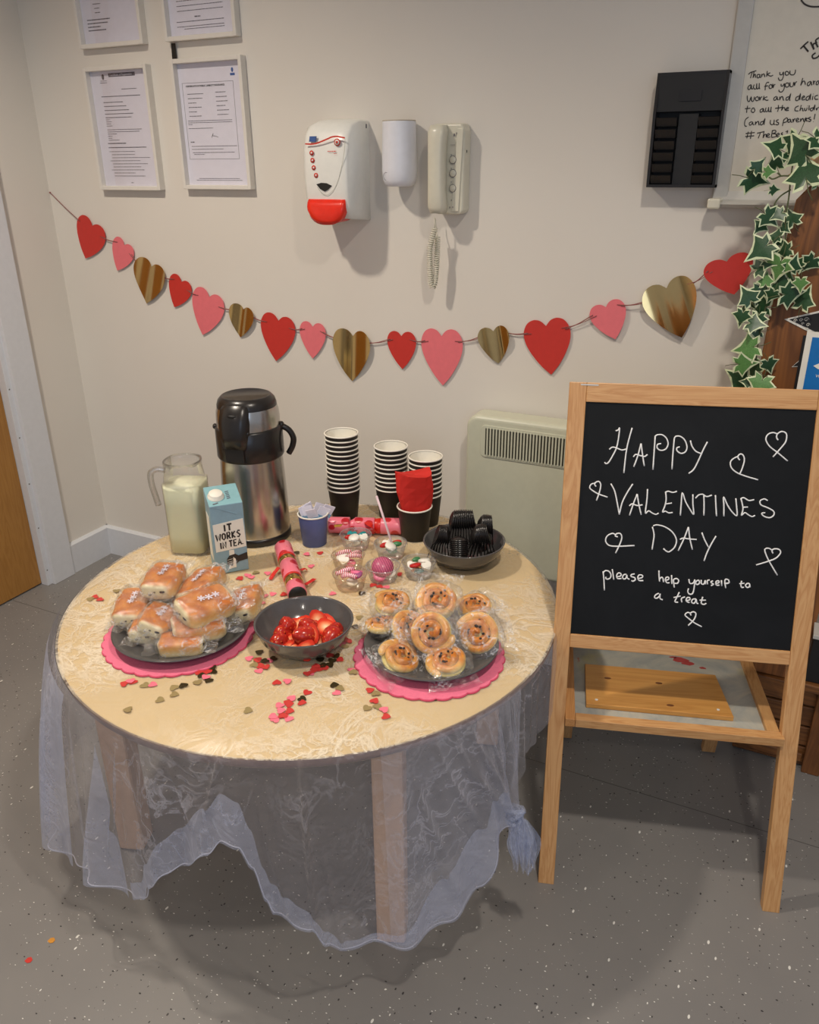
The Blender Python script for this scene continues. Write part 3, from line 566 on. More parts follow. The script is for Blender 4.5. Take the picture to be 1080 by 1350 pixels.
WS = [
 [(70,395),(110,365),(180,345)],[(125,362),(112,400),(100,445)],[(150,350),(135,440),(150,405),(165,395),(170,440)],[(225,395),(195,400),(190,430),(205,445),(225,425),(232,395),(230,430),(245,440)],[(255,390),(252,430),(262,400),(285,390),(295,425),(300,430)],[(330,350),(320,425)],[(370,372),(335,395),(375,420),(410,405)],
 [(500,365),(505,400),(535,395),(550,360),(550,420),(530,470),(495,475),(482,440)],[(600,350),(575,370),(585,405),(615,400),(625,370),(600,352)],[(640,345),(645,395),(690,400),(712,370),(715,332)],
 [(110,535),(70,560),(68,600),(95,595),(112,540),(115,590),(135,590)],[(150,535),(140,570),(160,598),(180,580),(185,520),(188,590),(205,590),(218,570),(220,515),(222,585),(232,590)],[(355,505),(320,510),(305,560),(300,612)],[(290,560),(340,550)],[(370,535),(352,560),(365,590),(395,575),(390,540),(370,535)],[(405,525),(410,580),(420,545),(440,530)],
 [(520,525),(520,555),(545,550),(565,520),(560,590),(530,635),(495,630),(490,605)],[(600,510),(575,535),(590,570),(625,555),(620,515),(600,512)],[(640,505),(645,560),(680,555),(690,505)],[(695,500),(705,550),(712,515),(735,492)],
 [(815,445),(800,500),(788,545),(815,495),(840,490),(852,535)],[(925,490),(885,510),(880,545),(905,545),(930,495),(935,535),(945,540)],[(960,480),(965,535),(970,500),(990,485)],[(1035,480),(1005,500),(1000,535),(1025,530),(1038,490)],
 [(55,685),(60,750),(85,765),(110,700),(115,755),(140,760),(155,700)],[(190,700),(165,725),(180,755),(210,745),(205,705),(188,700)],[(225,700),(228,750),(240,715),(260,700)],[(285,690),(272,750)],[(330,700),(285,725),(320,750),(345,745)],
 [(455,695),(420,720),(425,750),(450,740),(465,700),(470,740),(485,740)],[(500,700),(500,745),(515,710),(540,700),(550,745),(560,745)],[(625,700),(590,715),(590,748),(620,735),(652,655),(635,740),(645,750)],
 [(770,690),(725,710),(720,750),(755,745),(785,655),(775,745)],[(800,725),(840,705),(830,690),(805,710),(810,745),(850,735)],[(905,690),(865,710),(865,748),(895,740),(925,660),(915,745)],[(955,690),(945,745)],[(960,662),(962,666)],[(1025,680),(985,695),(985,735),(1025,735)],
 [(62,825),(50,880),(48,920)],[(25,865),(100,858)],[(125,860),(110,895),(135,918),(160,890),(145,855),(125,860)],
 [(275,860),(235,880),(235,912),(262,905),(278,865),(282,905),(298,905)],[(312,850),(305,890),(320,905),(340,890),(348,842),(348,895),(362,905),(376,890),(385,840),(378,900),(390,905)],[(482,815),(480,870),(470,905)],[(438,860),(545,845)],[(540,815),(525,890),(545,855),(565,850),(575,890)],[(585,875),(620,860),(610,845),(588,865),(590,890),(625,885)],
 [(760,825),(715,850),(710,890),(755,895)],[(795,815),(775,895),(790,865),(812,860),(815,890),(830,895)],[(840,855),(845,890),(865,885),(875,850)],[(880,825),(882,828)],[(905,820),(898,885)],[(960,850),(920,865),(925,893),(950,885),(985,810),(970,885)],[(1000,855),(1005,885),(1015,858),(1035,845)],
 [(75,980),(35,1010),(20,1060),(25,1100),(50,1105)],[(120,1040),(85,1060),(88,1090),(115,1080),(130,1045),(135,1080),(150,1085)],[(170,1040),(165,1085),(185,1050),(210,1040),(215,1080),(225,1085)],[(280,1035),(240,1050),(240,1085),(270,1075),(298,995),(285,1085)],[(375,1020),(370,1065),(395,1085),(420,1060),(425,1015),(420,1075),(440,1080)],[(485,1015),(455,1025),(460,1045),(485,1060),(475,1085),(445,1080)],
 [(560,1005),(545,1060),(538,1100)],[(548,1030),(590,990),(610,1010),(590,1045),(555,1055)],[(645,1005),(615,1020),(615,1050),(640,1045),(650,1010),(655,1045),(670,1050)],[(680,1005),(685,1050),(695,1015),(715,1000)],[(725,1030),(760,1010),(745,995),(725,1015),(735,1045),(770,1040)],[(785,1000),(785,1040),(800,1010),(820,1000),(830,1035),(845,1035),(860,985),(865,1030),(885,1030)],[(840,1005),(895,995)],[(925,980),(900,990),(905,1008),(928,1015),(915,1038),(890,1035)],[(985,935),(970,1010)],[(962,1040),(964,1042)],
 [(70,1180),(50,1270)],[(115,1170),(100,1275)],[(35,1205),(160,1190)],[(30,1245),(150,1235)],
 [(190,1200),(280,1180)],[(235,1190),(222,1230),(205,1270)],[(285,1170),(272,1265),(290,1225),(312,1215),(315,1255)],[(325,1240),(360,1220),(345,1205),(325,1225),(335,1255),(370,1250)],[(400,1160),(385,1255)],[(395,1165),(440,1160),(445,1190),(400,1205),(445,1210),(450,1245),(390,1258)],[(460,1235),(495,1215),(480,1200),(460,1220),(468,1250),(505,1245)],[(545,1190),(520,1205),(540,1225),(530,1245)],[(585,1180),(610,1165),(600,1200)],
]
lines = {}
for st in WS:
    cy = sum(q[1] for q in st) / len(st); cx = sum(q[0] for q in st) / len(st); cy += (cx - 500) * 0.05; key = min(range(6), key=lambda k: abs(cy - (385, 550, 715, 865, 1040, 1220)[k])); lines.setdefault(key, MB()).tube(smooth_path(wstroke(WC, st), 3), 0.0010, 5)
for k in sorted(lines): lines[k].build('handwritten_line', 'ink_dark', t)
m = MB()
W2C = (940, 0, 6.75)
for st in [[(780,435),(815,400),(850,370)],[(805,405),(850,460)],[(870,375),(900,440),(890,400),(915,385),(935,420)],[(945,335),(915,360),(925,385)],[(915,470),(885,495),(895,520),(930,510),(950,490)],[(785,0),(815,35),(870,58),(950,60)]]:
    m.tube(smooth_path(wstroke(W2C, st), 3), 0.0016, 5)
m.build('handwritten_scrawl', 'ink_dark', t)

# ================================================================== HEATER
HX0 = 1.562; HX1 = 2.32; HZ0 = 0.326; HZ1 = 0.79
t = thing('panel_heater', (HX0, 0, HZ0), 'cream electric panel heater with slotted vent mounted on the wall', 'heater')
def rrect(w_, h_, r, n=5, x=0, z=0):
    out = []
    for (cx, cz, a0) in ((w_ - r, h_ - r, 0), (r, h_ - r, 90), (r, r, 180), (w_ - r, r, 270)):
        for i in range(n + 1):
            a = math.radians(a0 + 90 * i / n); out.append((x + cx + r * math.cos(a), z + cz + r * math.sin(a)))
    return out
MB().prism(rrect(HX1 - HX0, HZ1 - HZ0, 0.035), -0.088, -0.012, plane='XZ').build('casing', 'heater', t, bevel=0.012, seg=4)
MB().box((0.15, -0.013, 0.1), (0.6, 0, 0.4)).build('wall_bracket', 'heater', t)
vx, vz = 0.045, 0.348
MB().prism(rrect(0.40, 0.092, 0.014, 4, vx, vz), -0.0905, -0.087, plane='XZ').build('vent_surround', 'heater', t, bevel=0.001)
MB().box((vx + 0.014, -0.0912, vz + 0.008), (vx + 0.386, -0.0900, vz + 0.084)).build('vent_opening', 'dark_slot', t)
for k in range(42):
    x = vx + 0.0185 + 0.0088 * k
    MB().box((x, -0.0935, vz + 0.006), (x + 0.0042, -0.0905, vz + 0.086)).build('vent_slat', 'heater', t)

# ================================================================== HEART GARLAND
def heart_poly(w_, h_, n=14):
    """point down; notch at (0,0), tip at (0,-h), half width w/2"""
    R_ = []
    P = [(0, 0), (0.10, 0.105), (0.24, 0.145), (0.38, 0.10), (0.47, -0.02), (0.5, -0.18), (0.455, -0.38), (0.34, -0.60), (0.18, -0.82), (0.0, -1.0)]
    for p in smooth_path([(a, b, 0) for a, b in P], 3): R_.append((p.x * w_, p.y * h_))
    return R_ + [(-a, b) for a, b in R_[-2:0:-1]]
HS = [(121.7,297.7,112.7,340.7,'r',1),(164,323.3,154.7,356.7,'p',0),(200,351.7,193.3,400,'g',1),(239.3,371.7,230,405,'r',0),(276,391.7,267.3,441.7,'p',1),(320.7,408.3,316.7,445,'g',0),(367,423,364,476,'r',1),(412.3,431,412.3,472.7,'p',0),(465,443.3,464,502.7,'g',1),(529.3,443.3,530.7,486.7,'r',0),(582.3,443.3,584,508.3,'p',1),(650.7,436.7,657.3,479.3,'g',0),(720,430,727,494,'r',1),(799,405,811.7,447.3,'p',0),(879.3,380,899.3,445,'g',1),(958.3,345,968.3,388.3,'r',1)]
HY = [-0.006] * 13 + [-0.010, -0.018, -0.040]
names = {'r': ('red', 'h_red'), 'p': ('pink', 'h_pink'), 'g': ('gold foil', 'h_gold')}
where = ['nearest the left corner', 'second from the left corner', 'third from the left corner', 'fourth from the left corner', 'fifth from the left corner', 'sixth from the left corner', 'above and right of the airpot', 'left of the middle gold one', 'in the middle left of the lowest pink', 'left of the lowest pink heart', 'at the lowest point over the cups', 'right of the lowest pink heart', 'above the panel heater', 'below the black rack', 'tilted, left of the ivy heart', 'at the right end beside the ivy']
cnt = 0; ends = []
for i, (u0, v0, u1, v1, c, big) in enumerate(HS):
    y = HY[i]; a = wy(u0, v0, y); b = wy(u1, v1, y); d = b - a; h = d.length; ang = math.atan2(d.x, -d.z); wd = (0.128 if big else 0.093)
    if i == 15: wd = 0.108
    nm, mt = names[c]; poly = heart_poly(wd, h); m = MB(); n_ = len(poly)
    def bend(x, z): return (-0.02 * (x / (wd / 2)) ** 2 * wd if c == 'g' else 0) + (0.0)
    half = n_ // 2; R_ = poly[:half + 1]; q0 = max(range(len(R_)), key=lambda k: R_[k][0]); up_ = R_[:q0 + 1]; lo_ = R_[q0:][::-1]
    def zat(C_, x):
        for k in range(len(C_) - 1):
            if C_[k][0] <= x <= C_[k + 1][0] + 1e-9: return C_[k][1] + (C_[k + 1][1] - C_[k][1]) * (x - C_[k][0]) / max(1e-9, C_[k + 1][0] - C_[k][0])
        return C_[-1][1]
    xm = R_[q0][0]; K = 22; cols = [math.sin(PI / 2 * k / K) * xm for k in range(-K, K + 1)]; vs = []; fs = []
    for x in cols:
        z1 = zat(up_, abs(x)); z0 = zat(lo_, abs(x)); yy = (-0.008 * abs(x / xm) ** 1.5 + 0.0018 * math.sin(5 * x / xm + i * 1.7)) if c == 'g' else 0.0
        vs += [(x, yy, z0), (x, yy, z1)]
    fs = [(2 * k, 2 * k + 2, 2 * k + 3, 2 * k + 1) for k in range(2 * K)]
    m.add(vs, fs, 0, False)
    o = m.build('paper_heart', mt); o.location = a; o.rotation_euler = (0, -ang, 0)
    sm = o.modifiers.new('solid', 'SOLIDIFY'); sm.thickness = 0.0008; sm.offset = 0
    tag(o, '%s %s paper heart, %s' % ('large' if big else 'small', nm, where[i]), 'paper heart', 'paper hearts on the garland')
    q = o.rotation_euler.to_matrix(); ends.append((a + q @ Vector((-wd * 0.40, -0.002, -0.10 * h)), a + q @ Vector((wd * 0.40, -0.002, -0.10 * h))))
m = MB(); path = [wy(66, 254, -0.004)]
s0 = wy(66, 254, -0.003)
def sag(a, b, k): mid = (a + b) / 2 - Vector((0, 0.0, k)); return smooth_path([a, mid, b], 5)
m.tube(sag(s0, ends[0][0], 0.002), 0.0013, 5)
for i in range(15):
    m.tube(sag(ends[i][1], ends[i + 1][0], 0.003), 0.0013, 5)
    m.tube(sag(ends[i][1] + Vector((-.01, 0, 0.002)), ends[i + 1][0] + Vector((.01, 0, -.001)), 0.005), 0.0009, 5)
m.tube(sag(ends[15][1], wy(1003, 338, -0.09), 0.0), 0.0013, 5)
m.ell(s0, (0.003, 0.003, 0.003), 8, 5)
tag(m.build('garland_string', 'string'), 'thin pink-brown twine that carries the row of paper hearts', 'string')

# ================================================================== TABLE
TC = Vector((1.48, -0.765, 0)); TR = 0.538
t = thing('round_table', TC, 'low round table with cream top and four pale legs under sheer cloth', 'table')
MB().lathe([(0, -0.022), (TR - 0.006, -0.022), (TR - 0.003, -0.019)], 96, T=Matrix.Translation((0, 0, ZT - 0.001)), smooth=False).lathe([(TR - 0.003, -0.019), (TR - 0.001, -0.016), (TR - 0.001, -0.005), (TR - 0.003, -0.001)], 96, 1, T=Matrix.Translation((0, 0, ZT - 0.001))).lathe([(TR - 0.003, -0.001), (TR - 0.004, 0), (0, 0)], 96, 0, T=Matrix.Translation((0, 0, ZT - 0.001)), smooth=False).build('tabletop', ['top', 'edge'], t)
for dg in (-41, -131, 139, 49):
    a = math.radians(dg); x, y = 0.455 * math.cos(a), 0.455 * math.sin(a)
    MB().box((-0.029, -0.029, 0), (0.029, 0.029, ZT - 0.024), T=at((x, y, 0), math.radians(20))).build('leg', 'leg', t, bevel=0.006)

# sheer organza overlay: disc on the top + hanging skirt
t = thing('organza_tablecloth', TC, 'sheer white organza cloth over the round table, knotted at the right', 'tablecloth')
MB().lathe([(0, 0), (0.2, 0), (0.4, 0), (TR, 0), (TR + 0.0015, -0.0015)], 96, T=Matrix.Translation((0, 0, ZT + 0.0006)), smooth=True).build('crinkled_top', 'overlay', t)
HEM = [(-230, .16, .60), (-180, .12, .60), (-140, .12, .612), (-124, .136, .614), (-117, .138, .60), (-103, .175, .58), (-98, .155, .56), (-94, .175, .56), (-90, .24, .57), (-86, .285, .575), (-83, .30, .575), (-76.3, .37, .575), (-73.3, .405, .575), (-70.4, .40, .575), (-68.7, .35, .575), (-67.3, .265, .575), (-66.2, .235, .58), (-61.2, .225, .58), (-59.6, .22, .58), (-57.5, .165, .58), (-54.6, .134, .575), (-44.5, .124, .575), (-36.2, .13, .575), (-30.5, .17, .575), (-27.3, .25, .575), (-24, .285, .575), (-19.5, .30, .575), (-15, .33, .56), (-11, .385, .546), (0, .38, .546), (20, .36, .55), (60, .2, .60), (130, .16, .60)]
def interp(T_, x):
    for i in range(len(T_) - 1):
        if T_[i][0] <= x <= T_[i + 1][0]:
            f = (x - T_[i][0]) / (T_[i + 1][0] - T_[i][0]); f = f * f * (3 - 2 * f); return tuple(p + (q - p) * f for p, q in zip(T_[i][1:], T_[i + 1][1:]))
    return T_[-1][1:]
KT = -19.0; KZ = 0.305
CREASES = [(-59.8, 0.8, 0.0, 1.0, 0.5, 0.018), (-57.5, 5, 0.4, 1.0, 0.5, 0.012), (-96.5, -6, 0.1, 0.8, 0.6, 0.014), (-40, 9, 0.2, 0.7, 0.7, 0.014), (-40, 14, 0.45, 0.9, 0.6, 0.012), (-68, 7, 0.25, 1.0, 0.6, 0.014), (-84, 8, 0.1, 0.7, 0.7, 0.012), (-48, 3, 0.05, 0.5, 0.6, 0.008), (-36, 10, 0.0, 0.9, 0.5, 0.010), (-32, 9, 0.0, 0.9, 0.5, 0.012), (-28.5, 7, 0.0, 0.9, 0.5, 0.012), (-25, 4, 0.0, 0.9, 0.45, 0.012), (-22, 2, 0.0, 0.9, 0.4, 0.012), (-17, -1, 0.0, 0.9, 0.4, 0.012), (-112, 3, 0.0, 1.0, 0.8, 0.012), (-74, -4, 0.0, 0.6, 0.5, 0.010)]
def skirt_pt(th, s_, extra=0.0):
    hz, hr = interp(HEM, max(-230, min(130, th)))
    z = ZT + (hz - ZT) * s_
    e = min(1.0, s_ * 4) ; r = TR + 0.003 + (hr - TR) * (s_ ** 0.7)
    fold = 0.010 * math.sin(math.radians(th) * 23) + 0.007 * math.sin(math.radians(th) * 41 + 1.3) + 0.006 * math.sin(math.radians(th) * 11 + s_ * 2)
    r += fold * e * (0.35 + 0.65 * s_) * (0.25 if -12 < th < 30 else 1.0) + extra + 0.006 * math.sin(math.radians(th) * 110) * math.exp(-((th - KT) / 12.0) ** 2) * min(1, s_ * 3)
    for (t0_, sl_, sa_, sb_, wd_, am_) in CREASES:
        if sa_ < s_ < sb_:
            tc_ = t0_ + sl_ * (s_ - sa_); q_ = (th - tc_) / wd_
            if abs(q_) < 3: r += am_ * math.exp(-q_ * q_) * math.sin(PI * (s_ - sa_) / (sb_ - sa_)) ** 0.5
    d = th - KT; g = math.exp(-(d / 11.0) ** 2) if True else 0
    pull = g * max(0.0, min(1.0, (ZT - z) / (ZT - KZ))) ** 1.6
    th2 = KT + d * (1 - 0.9 * pull); r = r * (1 - pull) + (0.578 + 0.02 * math.sin(d * 1.1) * s_) * pull
    a = math.radians(th2); return (r * math.cos(a), r * math.sin(a), z)
def skirt(t0, t1, n, s0, s1, ms, extra=0.0):
    m = MB(); vs = [skirt_pt(t0 + (t1 - t0) * i / n, s0(t0 + (t1 - t0) * i / n) + (s1 - s0(t0 + (t1 - t0) * i / n)) * j / ms, extra) for i in range(n + 1) for j in range(ms + 1)]
    fs = [(i * (ms + 1) + j, i * (ms + 1) + j + 1, (i + 1) * (ms + 1) + j + 1, (i + 1) * (ms + 1) + j) for i in range(n) for j in range(ms)]
    return m.add(vs, fs, 0, True)
skirt(-230, 130, 1700, lambda a: 0.0, 1.0, 22).build('skirt', 'organza', t)
# hem doubled back and rolled toward the knot
def s_hem(a):
    hz = interp(HEM, a)[0]; wdt = 0.045 + 0.025 * math.sin(math.radians(a) * 9) + 0.075 * math.exp(-((a + 32) / 8.0) ** 2); wdt += 0.05 * math.exp(-((a + 84) / 10.0) ** 2)
    return max(0.1, 1 - wdt / (ZT - hz))
skirt(-97, -19.5, 320, s_hem, 1.0, 6, 0.006).build('folded_hem', 'organza2', t)
m = MB()
for a0, a1, f0 in ((-150, -113.5, lambda a: 0.0), (-105.5, -97.5, lambda a: 0.12 + 0.75 * abs((a + 101.5) / 4))):
    m2 = skirt(a0, a1, 90, f0, 0.985, 18, 0.012); m.add(m2.v, m2.f, 0, True)
m.build('overlapping_fold', 'organza2', t)
skirt(-46, -13.5, 260, lambda a: 0.0, 0.97, 20, 0.005).build('gathered_fold', 'organza3', t)
MB().tube([skirt_pt(-150 + 133 * k / 400, 0.999, 0.001) for k in range(401)], 0.0011, 5).build('hem_edge', 'hem_edge', t)
# knot with its bunched tail
ka = math.radians(KT); K0 = Vector((0.585 * math.cos(ka), 0.585 * math.sin(ka), KZ))
m = MB(); rk = random.Random(4)
m.ell(K0, (0.014, 0.014, 0.016), 18, 12, fn=lambda p: p + (p - K0) * 0.3 * math.sin(p.z * 420 + p.x * 300))
for k in range(3): m.tube([K0 + Vector((0.013 * math.cos(a) * (1 + .15 * k), 0.013 * math.sin(a), 0.011 * math.sin(a + k * 1.3) + 0.005 * k - 0.005)) for a in [i * 2 * PI / 16 for i in range(16)]], 0.0045, 6, closed=True)
m.build('knot', 'knot', t)
m = MB(); side = Vector((CR.x, CR.y, 0)).normalized(); fw = Vector((-CF.x, -CF.y, 0)).normalized()
for q in range(4):
    vs = []; n1, n2 = 22, 30; ph = rk.uniform(0, 6)
    for i in range(n1 + 1):
        s_ = i / n1; wd = 0.006 + (0.015 + 0.005 * q) * math.sin(min(1, s_ * 2.2) * PI * 0.5) * (1 - 0.45 * s_) + 0.003 * math.sin(s_ * 9 + q); L_ = 0.088 + 0.014 * q
        cen = K0 + side * (0.002 + 0.020 * s_ + (q - 1.5) * 0.007 * (1 - s_)) + fw * (0.005 * q) + Vector((0, 0, -L_ * s_ + 0.008 * math.sin(s_ * 3)))
        for j in range(n2 + 1):
            f = j / n2 * 2 - 1; vs.append(cen + side * (wd * f) + fw * (0.007 * math.sin(f * (6 + 2 * q) + ph + s_ * 3) * (0.3 + s_)) + Vector((0, 0, -0.010 * s_ * math.sin(f * 5 + ph))))
    fs = [(i * (n2 + 1) + j, i * (n2 + 1) + j + 1, (i + 1) * (n2 + 1) + j + 1, (i + 1) * (n2 + 1) + j) for i in range(n1) for j in range(n2)]
    m.add(vs, fs, 0, True)
for dx, L_ in ((0.026, 0.140), (0.032, 0.155), (0.036, 0.150), (0.002, 0.120)):
    m.tube(smooth_path([K0 + Vector((0, 0, -0.07)) + side * dx * 0.7, K0 + side * (dx + 0.003) + Vector((0, 0, -L_ * 0.85)), K0 + side * dx + Vector((0, 0, -L_))]), 0.0015, 5)
m.build('knot_tail', 'knot', t)

# ================================================================== DOILIES AND PLATES
def scallop(name, cx, cy, r, label):
    t_ = thing(name, (cx, cy, ZT + 0.001), label, 'placemat'); n = 30; pts = []; pin = []
    for i in range(n * 8):
        a = 2 * PI * i / (n * 8); k = abs(math.sin(a * n / 2)); rr = r - 0.0045 + 0.0045 * k ** 0.8; pts.append((rr * math.cos(a), rr * math.sin(a))); rr -= 0.0018; pin.append((rr * math.cos(a), rr * math.sin(a)))
    MB().prism(pts, 0.0, 0.0022, plane='XY').build('scalloped_edge', 'pink_edge', t_); MB().prism(pin, 0.002, 0.0032, plane='XY').build('felt_disc', 'pink_mat', t_); return t_
DL = Vector((1.315, -1.018)); DR = Vector((1.812, -0.866))
scallop('scalloped_mat', DL.x, DL.y, 0.155, 'pink scalloped felt mat under the left plate of wrapped buns')
scallop('scalloped_mat', DR.x, DR.y, 0.150, 'pink scalloped felt mat under the right plate of wrapped swirls')
def plate(cx, cy, r, label):
    t_ = thing('plate', (cx, cy, ZT + 0.0045), label, 'plate')
    MB().lathe([(0, 0), (0.07, 0), (0.075, 0.003), (r * 0.86, 0.011), (r - 0.002, 0.020), (r, 0.022), (r - 0.003, 0.0232), (r * 0.84, 0.0145), (0.072, 0.0065), (0, 0.006)], 64).build('dish', 'grey_china', t_); return t_
PL = Vector((1.322, -1.016)); PR = Vector((1.812, -0.856))
plate(PL.x, PL.y, 0.139, 'dark grey glazed plate heaped with wrapped chocolate buns'); plate(PR.x, PR.y, 0.133, 'dark grey glazed plate heaped with wrapped raisin swirls')
ZP = ZT + 0.012
def bowl(cx, cy, r, h, label):
    t_ = thing('bowl', (cx, cy, ZT + 0.001), label, 'bowl')
    MB().lathe([(0, 0), (0.042, 0), (0.045, 0.003), (0.07, 0.016), (0.088, 0.036), (r - 0.001, h - 0.002), (r, h), (r - 0.003, h + 0.0008), (r - 0.005, h - 0.003), (0.084, 0.038), (0.066, 0.021), (0.044, 0.0085), (0, 0.007)], 64).build('shell', 'grey_china', t_); return t_
BB = tz(612, 711, ZT + 0.062); BS = tz(400.5, 816, ZT + 0.066)
bowl(BB.x, BB.y, 0.0985, 0.060, 'grey bowl packed with black plastic cutlery at the back right'); bowl(BS.x, BS.y, 0.0985, 0.062, 'grey bowl of cut strawberries at the middle of the table')

# ================================================================== AIRPOT
AP = tz(341, 704); t = thing('airpot_flask', AP, 'tall brushed steel airpot flask with black lid, spout and handle', 'flask', rz=0.0)
MB().lathe([(0, 0), (0.082, 0), (0.086, 0.004), (0.086, 0.016), (0.083, 0.021), (0, 0.021)], 48).build('base_ring', 'blk', t)
MB().lathe([(0.083, 0.02), (0.0835, 0.024), (0.0825, 0.10), (0.079, 0.19), (0.077, 0.222), (0.077, 0.24)], 64).build('steel_body', 'steel', t)
MB().lathe([(0.077, 0.222), (0.081, 0.222), (0.083, 0.226), (0.0825, 0.296), (0.079, 0.300), (0.075, 0.300)], 48).build('collar', 'blk', t)
MB().lathe([(0.0775, 0.299), (0.0775, 0.320), (0.0760, 0.338), (0.0725, 0.350)], 48).build('steel_dome', 'steel', t)
MB().lathe([(0.073, 0.349), (0.0725, 0.355), (0.069, 0.366), (0.061, 0.3745), (0.057, 0.376)], 48).lathe([(0.057, 0.376), (0.055, 0.3745), (0, 0.3765)], 48).build('pump_lid', 'blk', t)
va = math.atan2(CP.y - AP.y, CP.x - AP.x); sa = va - 0.48     # spout toward the camera, a little to its left
MBs = MB(); sp = [(0.060, 0.368), (0.078, 0.356), (0.090, 0.325), (0.094, 0.29), (0.093, 0.262)]
vs = []; wv = [0.030, 0.034, 0.035, 0.032, 0.027]
for (r_, z_), w_ in zip(sp, wv): vs += [(r_ - 0.03, -w_ - 0.004, z_ - 0.004), (r_ - 0.006, -w_, z_), (r_, -w_ * 0.6, z_ + 0.002), (r_ + 0.001, 0, z_ + 0.003), (r_, w_ * 0.6, z_ + 0.002), (r_ - 0.006, w_, z_), (r_ - 0.03, w_ + 0.004, z_ - 0.004)]
fs = [(i * 7 + j, i * 7 + j + 1, (i + 1) * 7 + j + 1, (i + 1) * 7 + j) for i in range(4) for j in range(6)] + [tuple(range(28, 35))]
MBs.add(vs, fs, 0, True, at((0, 0, 0), sa)); MBs.build('spout_hood', 'blk', t)
MB().ell((0.084, 0, 0.343), (0.004, 0.011, 0.004), 12, 6, T=at((0, 0, 0), sa)).build('hood_vent', 'blk_matt', t)
MB().prism(rrect(0.05, 0.062, 0.006, 3, -0.025, 0.228), 0.074, 0.088, plane='YZ', T=at((0, 0, 0), sa)).build('front_panel', 'blk', t, bevel=0.002)
MB().ell((0.0815, 0, 0.300), (0.006, 0.006, 0.006), 12, 8, T=at((0, 0, 0), sa + 0.42)).build('lock_knob', 'blk', t)
ha = va + 1.40
m = MB(); m.tube(smooth_path([(0.080, 0, 0.295), (0.098, 0, 0.283), (0.108, 0, 0.262), (0.104, 0, 0.240), (0.094, 0, 0.222)], 5), [0.0075] * 21, 10, T=at((0, 0, 0), ha)); m.ell((0.081, 0, 0.297), (0.007, 0.010, 0.009), 10, 8, T=at((0, 0, 0), ha)); m.build('carry_handle', 'blk', t)
m = MB(); m.ell((0.083, 0, 0.296), (0.006, 0.009, 0.007), 10, 8, T=at((0, 0, 0), ha + PI)); m.build('handle_pivot', 'blk', t)

# ================================================================== JUG
J0 = tz(255, 723); t = thing('glass_jug', J0, 'square-sided clear glass jug nearly full of milk, handle at left', 'jug', rz=0.35)
jp = [(0.0435, 0.0), (0.0455, 0.004), (0.046, 0.05), (0.0465, 0.13), (0.047, 0.185)]
MB().lathe([(0, 0)] + jp, 48, sq=4).lathe([(0.047, 0.185), (0.0455, 0.20), (0.0435, 0.213), (0.0425, 0.226), (0.044, 0.236), (0.0435, 0.2385), (0.0415, 0.2365), (0.040, 0.228)], 48, sq=0.8).build('glass_body', 'glass', t)
MB().tube([(0.0435 * math.cos(a), 0.0435 * math.sin(a), 0.2365) for a in [i * 2 * PI / 40 for i in range(40)]], 0.0022, 6, closed=True).build('rim', 'glass', t)
MB().lathe([(0, 0.007), (0.0425, 0.007), (0.0440, 0.05), (0.0445, 0.13), (0.045, 0.18), (0, 0.181)], 48, sq=4).build('milk', 'milk', t)
hj = math.atan2(CP.y - J0.y, CP.x - J0.x) - PI / 2 - 0.1 - 0.35
m = MB(); hp_ = smooth_path([(0.042, 0, 0.214), (0.062, 0, 0.218), (0.077, 0, 0.208), (0.078, 0, 0.18), (0.073, 0, 0.15), (0.069, 0, 0.125)], 5)
m.tube(hp_, 0.0075, 8, T=at((0, 0, 0), hj)); m.tube(hp_, 0.0045, 6, T=at((0, 0, 0), hj)); m.build('handle', film('glass_handle', gloss=0.12, rough=0.02, wr=0.0, haze=0.03), t)

# ================================================================== CARTON
A_ = tz(286, 758.5); B_ = tz(328.5, 750.7); ex = (B_ - A_).normalized(); cw = (B_ - A_).length; ey = Vector((-ex.y, ex.x, 0)); ch = 0.196
Tc = Matrix(((ex.x, ey.x, 0, A_.x), (ex.y, ey.y, 0, A_.y), (0, 0, 1, ZT + 0.001), (0, 0, 0, 1)))
t = thing('drink_carton', None, 'pale blue drink carton with white cap and IT WORKS IN TEA label', 'carton', T=Tc)
cd = 0.072; ft = ch - 0.022
m = MB(); m.add([(0, 0, 0), (cw, 0, 0), (cw, cd, 0), (0, cd, 0), (0, 0, ft), (cw, 0, ft), (cw, cd, ch), (0, cd, ch), (0, 0, ft)], [(0, 3, 2, 1), (0, 1, 5, 4), (1, 2, 6, 5), (2, 3, 7, 6), (3, 0, 4, 7)]).add([(0, 0, ft), (cw, 0, ft), (cw, cd, ch), (0, cd, ch)], [(0, 1, 2, 3)], 1)
m.build('card_box', ['carton', 'carton_top'], t, bevel=0.0015)
m = MB(); m.add([(0.004, -0.0012, ft - 0.001), (cw - 0.004, -0.0012, ft - 0.001), (cw * 0.82, -0.0012, ft - 0.026), (cw * 0.78, -0.0025, ft - 0.026)], [(0, 1, 2), (0, 2, 3)]); m.ribbon([(0.002, -0.0005, ft - 0.002), (cw * 0.5, -0.0005, ft - 0.014), (cw * 0.82, -0.0005, ft - 0.026), (cw * 0.85, -0.0005, ft - 0.012), (cw * 0.9, -0.0005, ft - 0.002)], 0.0012, (0, -1, 0)); m.build('folded_flap', 'carton', t)
nrmt = Vector((0, -(ch - ft), cd)).normalized()
Tcap = Matrix.Translation((0.022, 0.032, ft + 0.0305 * (ch - ft) / cd + 0.0005)) @ Vector((0, 0, 1)).rotation_difference(nrmt).to_matrix().to_4x4()
MB().lathe([(0.019, 0), (0.019, 0.003), (0.016, 0.004), (0.016, 0.010), (0.0145, 0.0115), (0, 0.0115)], 28, T=Tcap).build('screw_cap', 'cup_white', t)
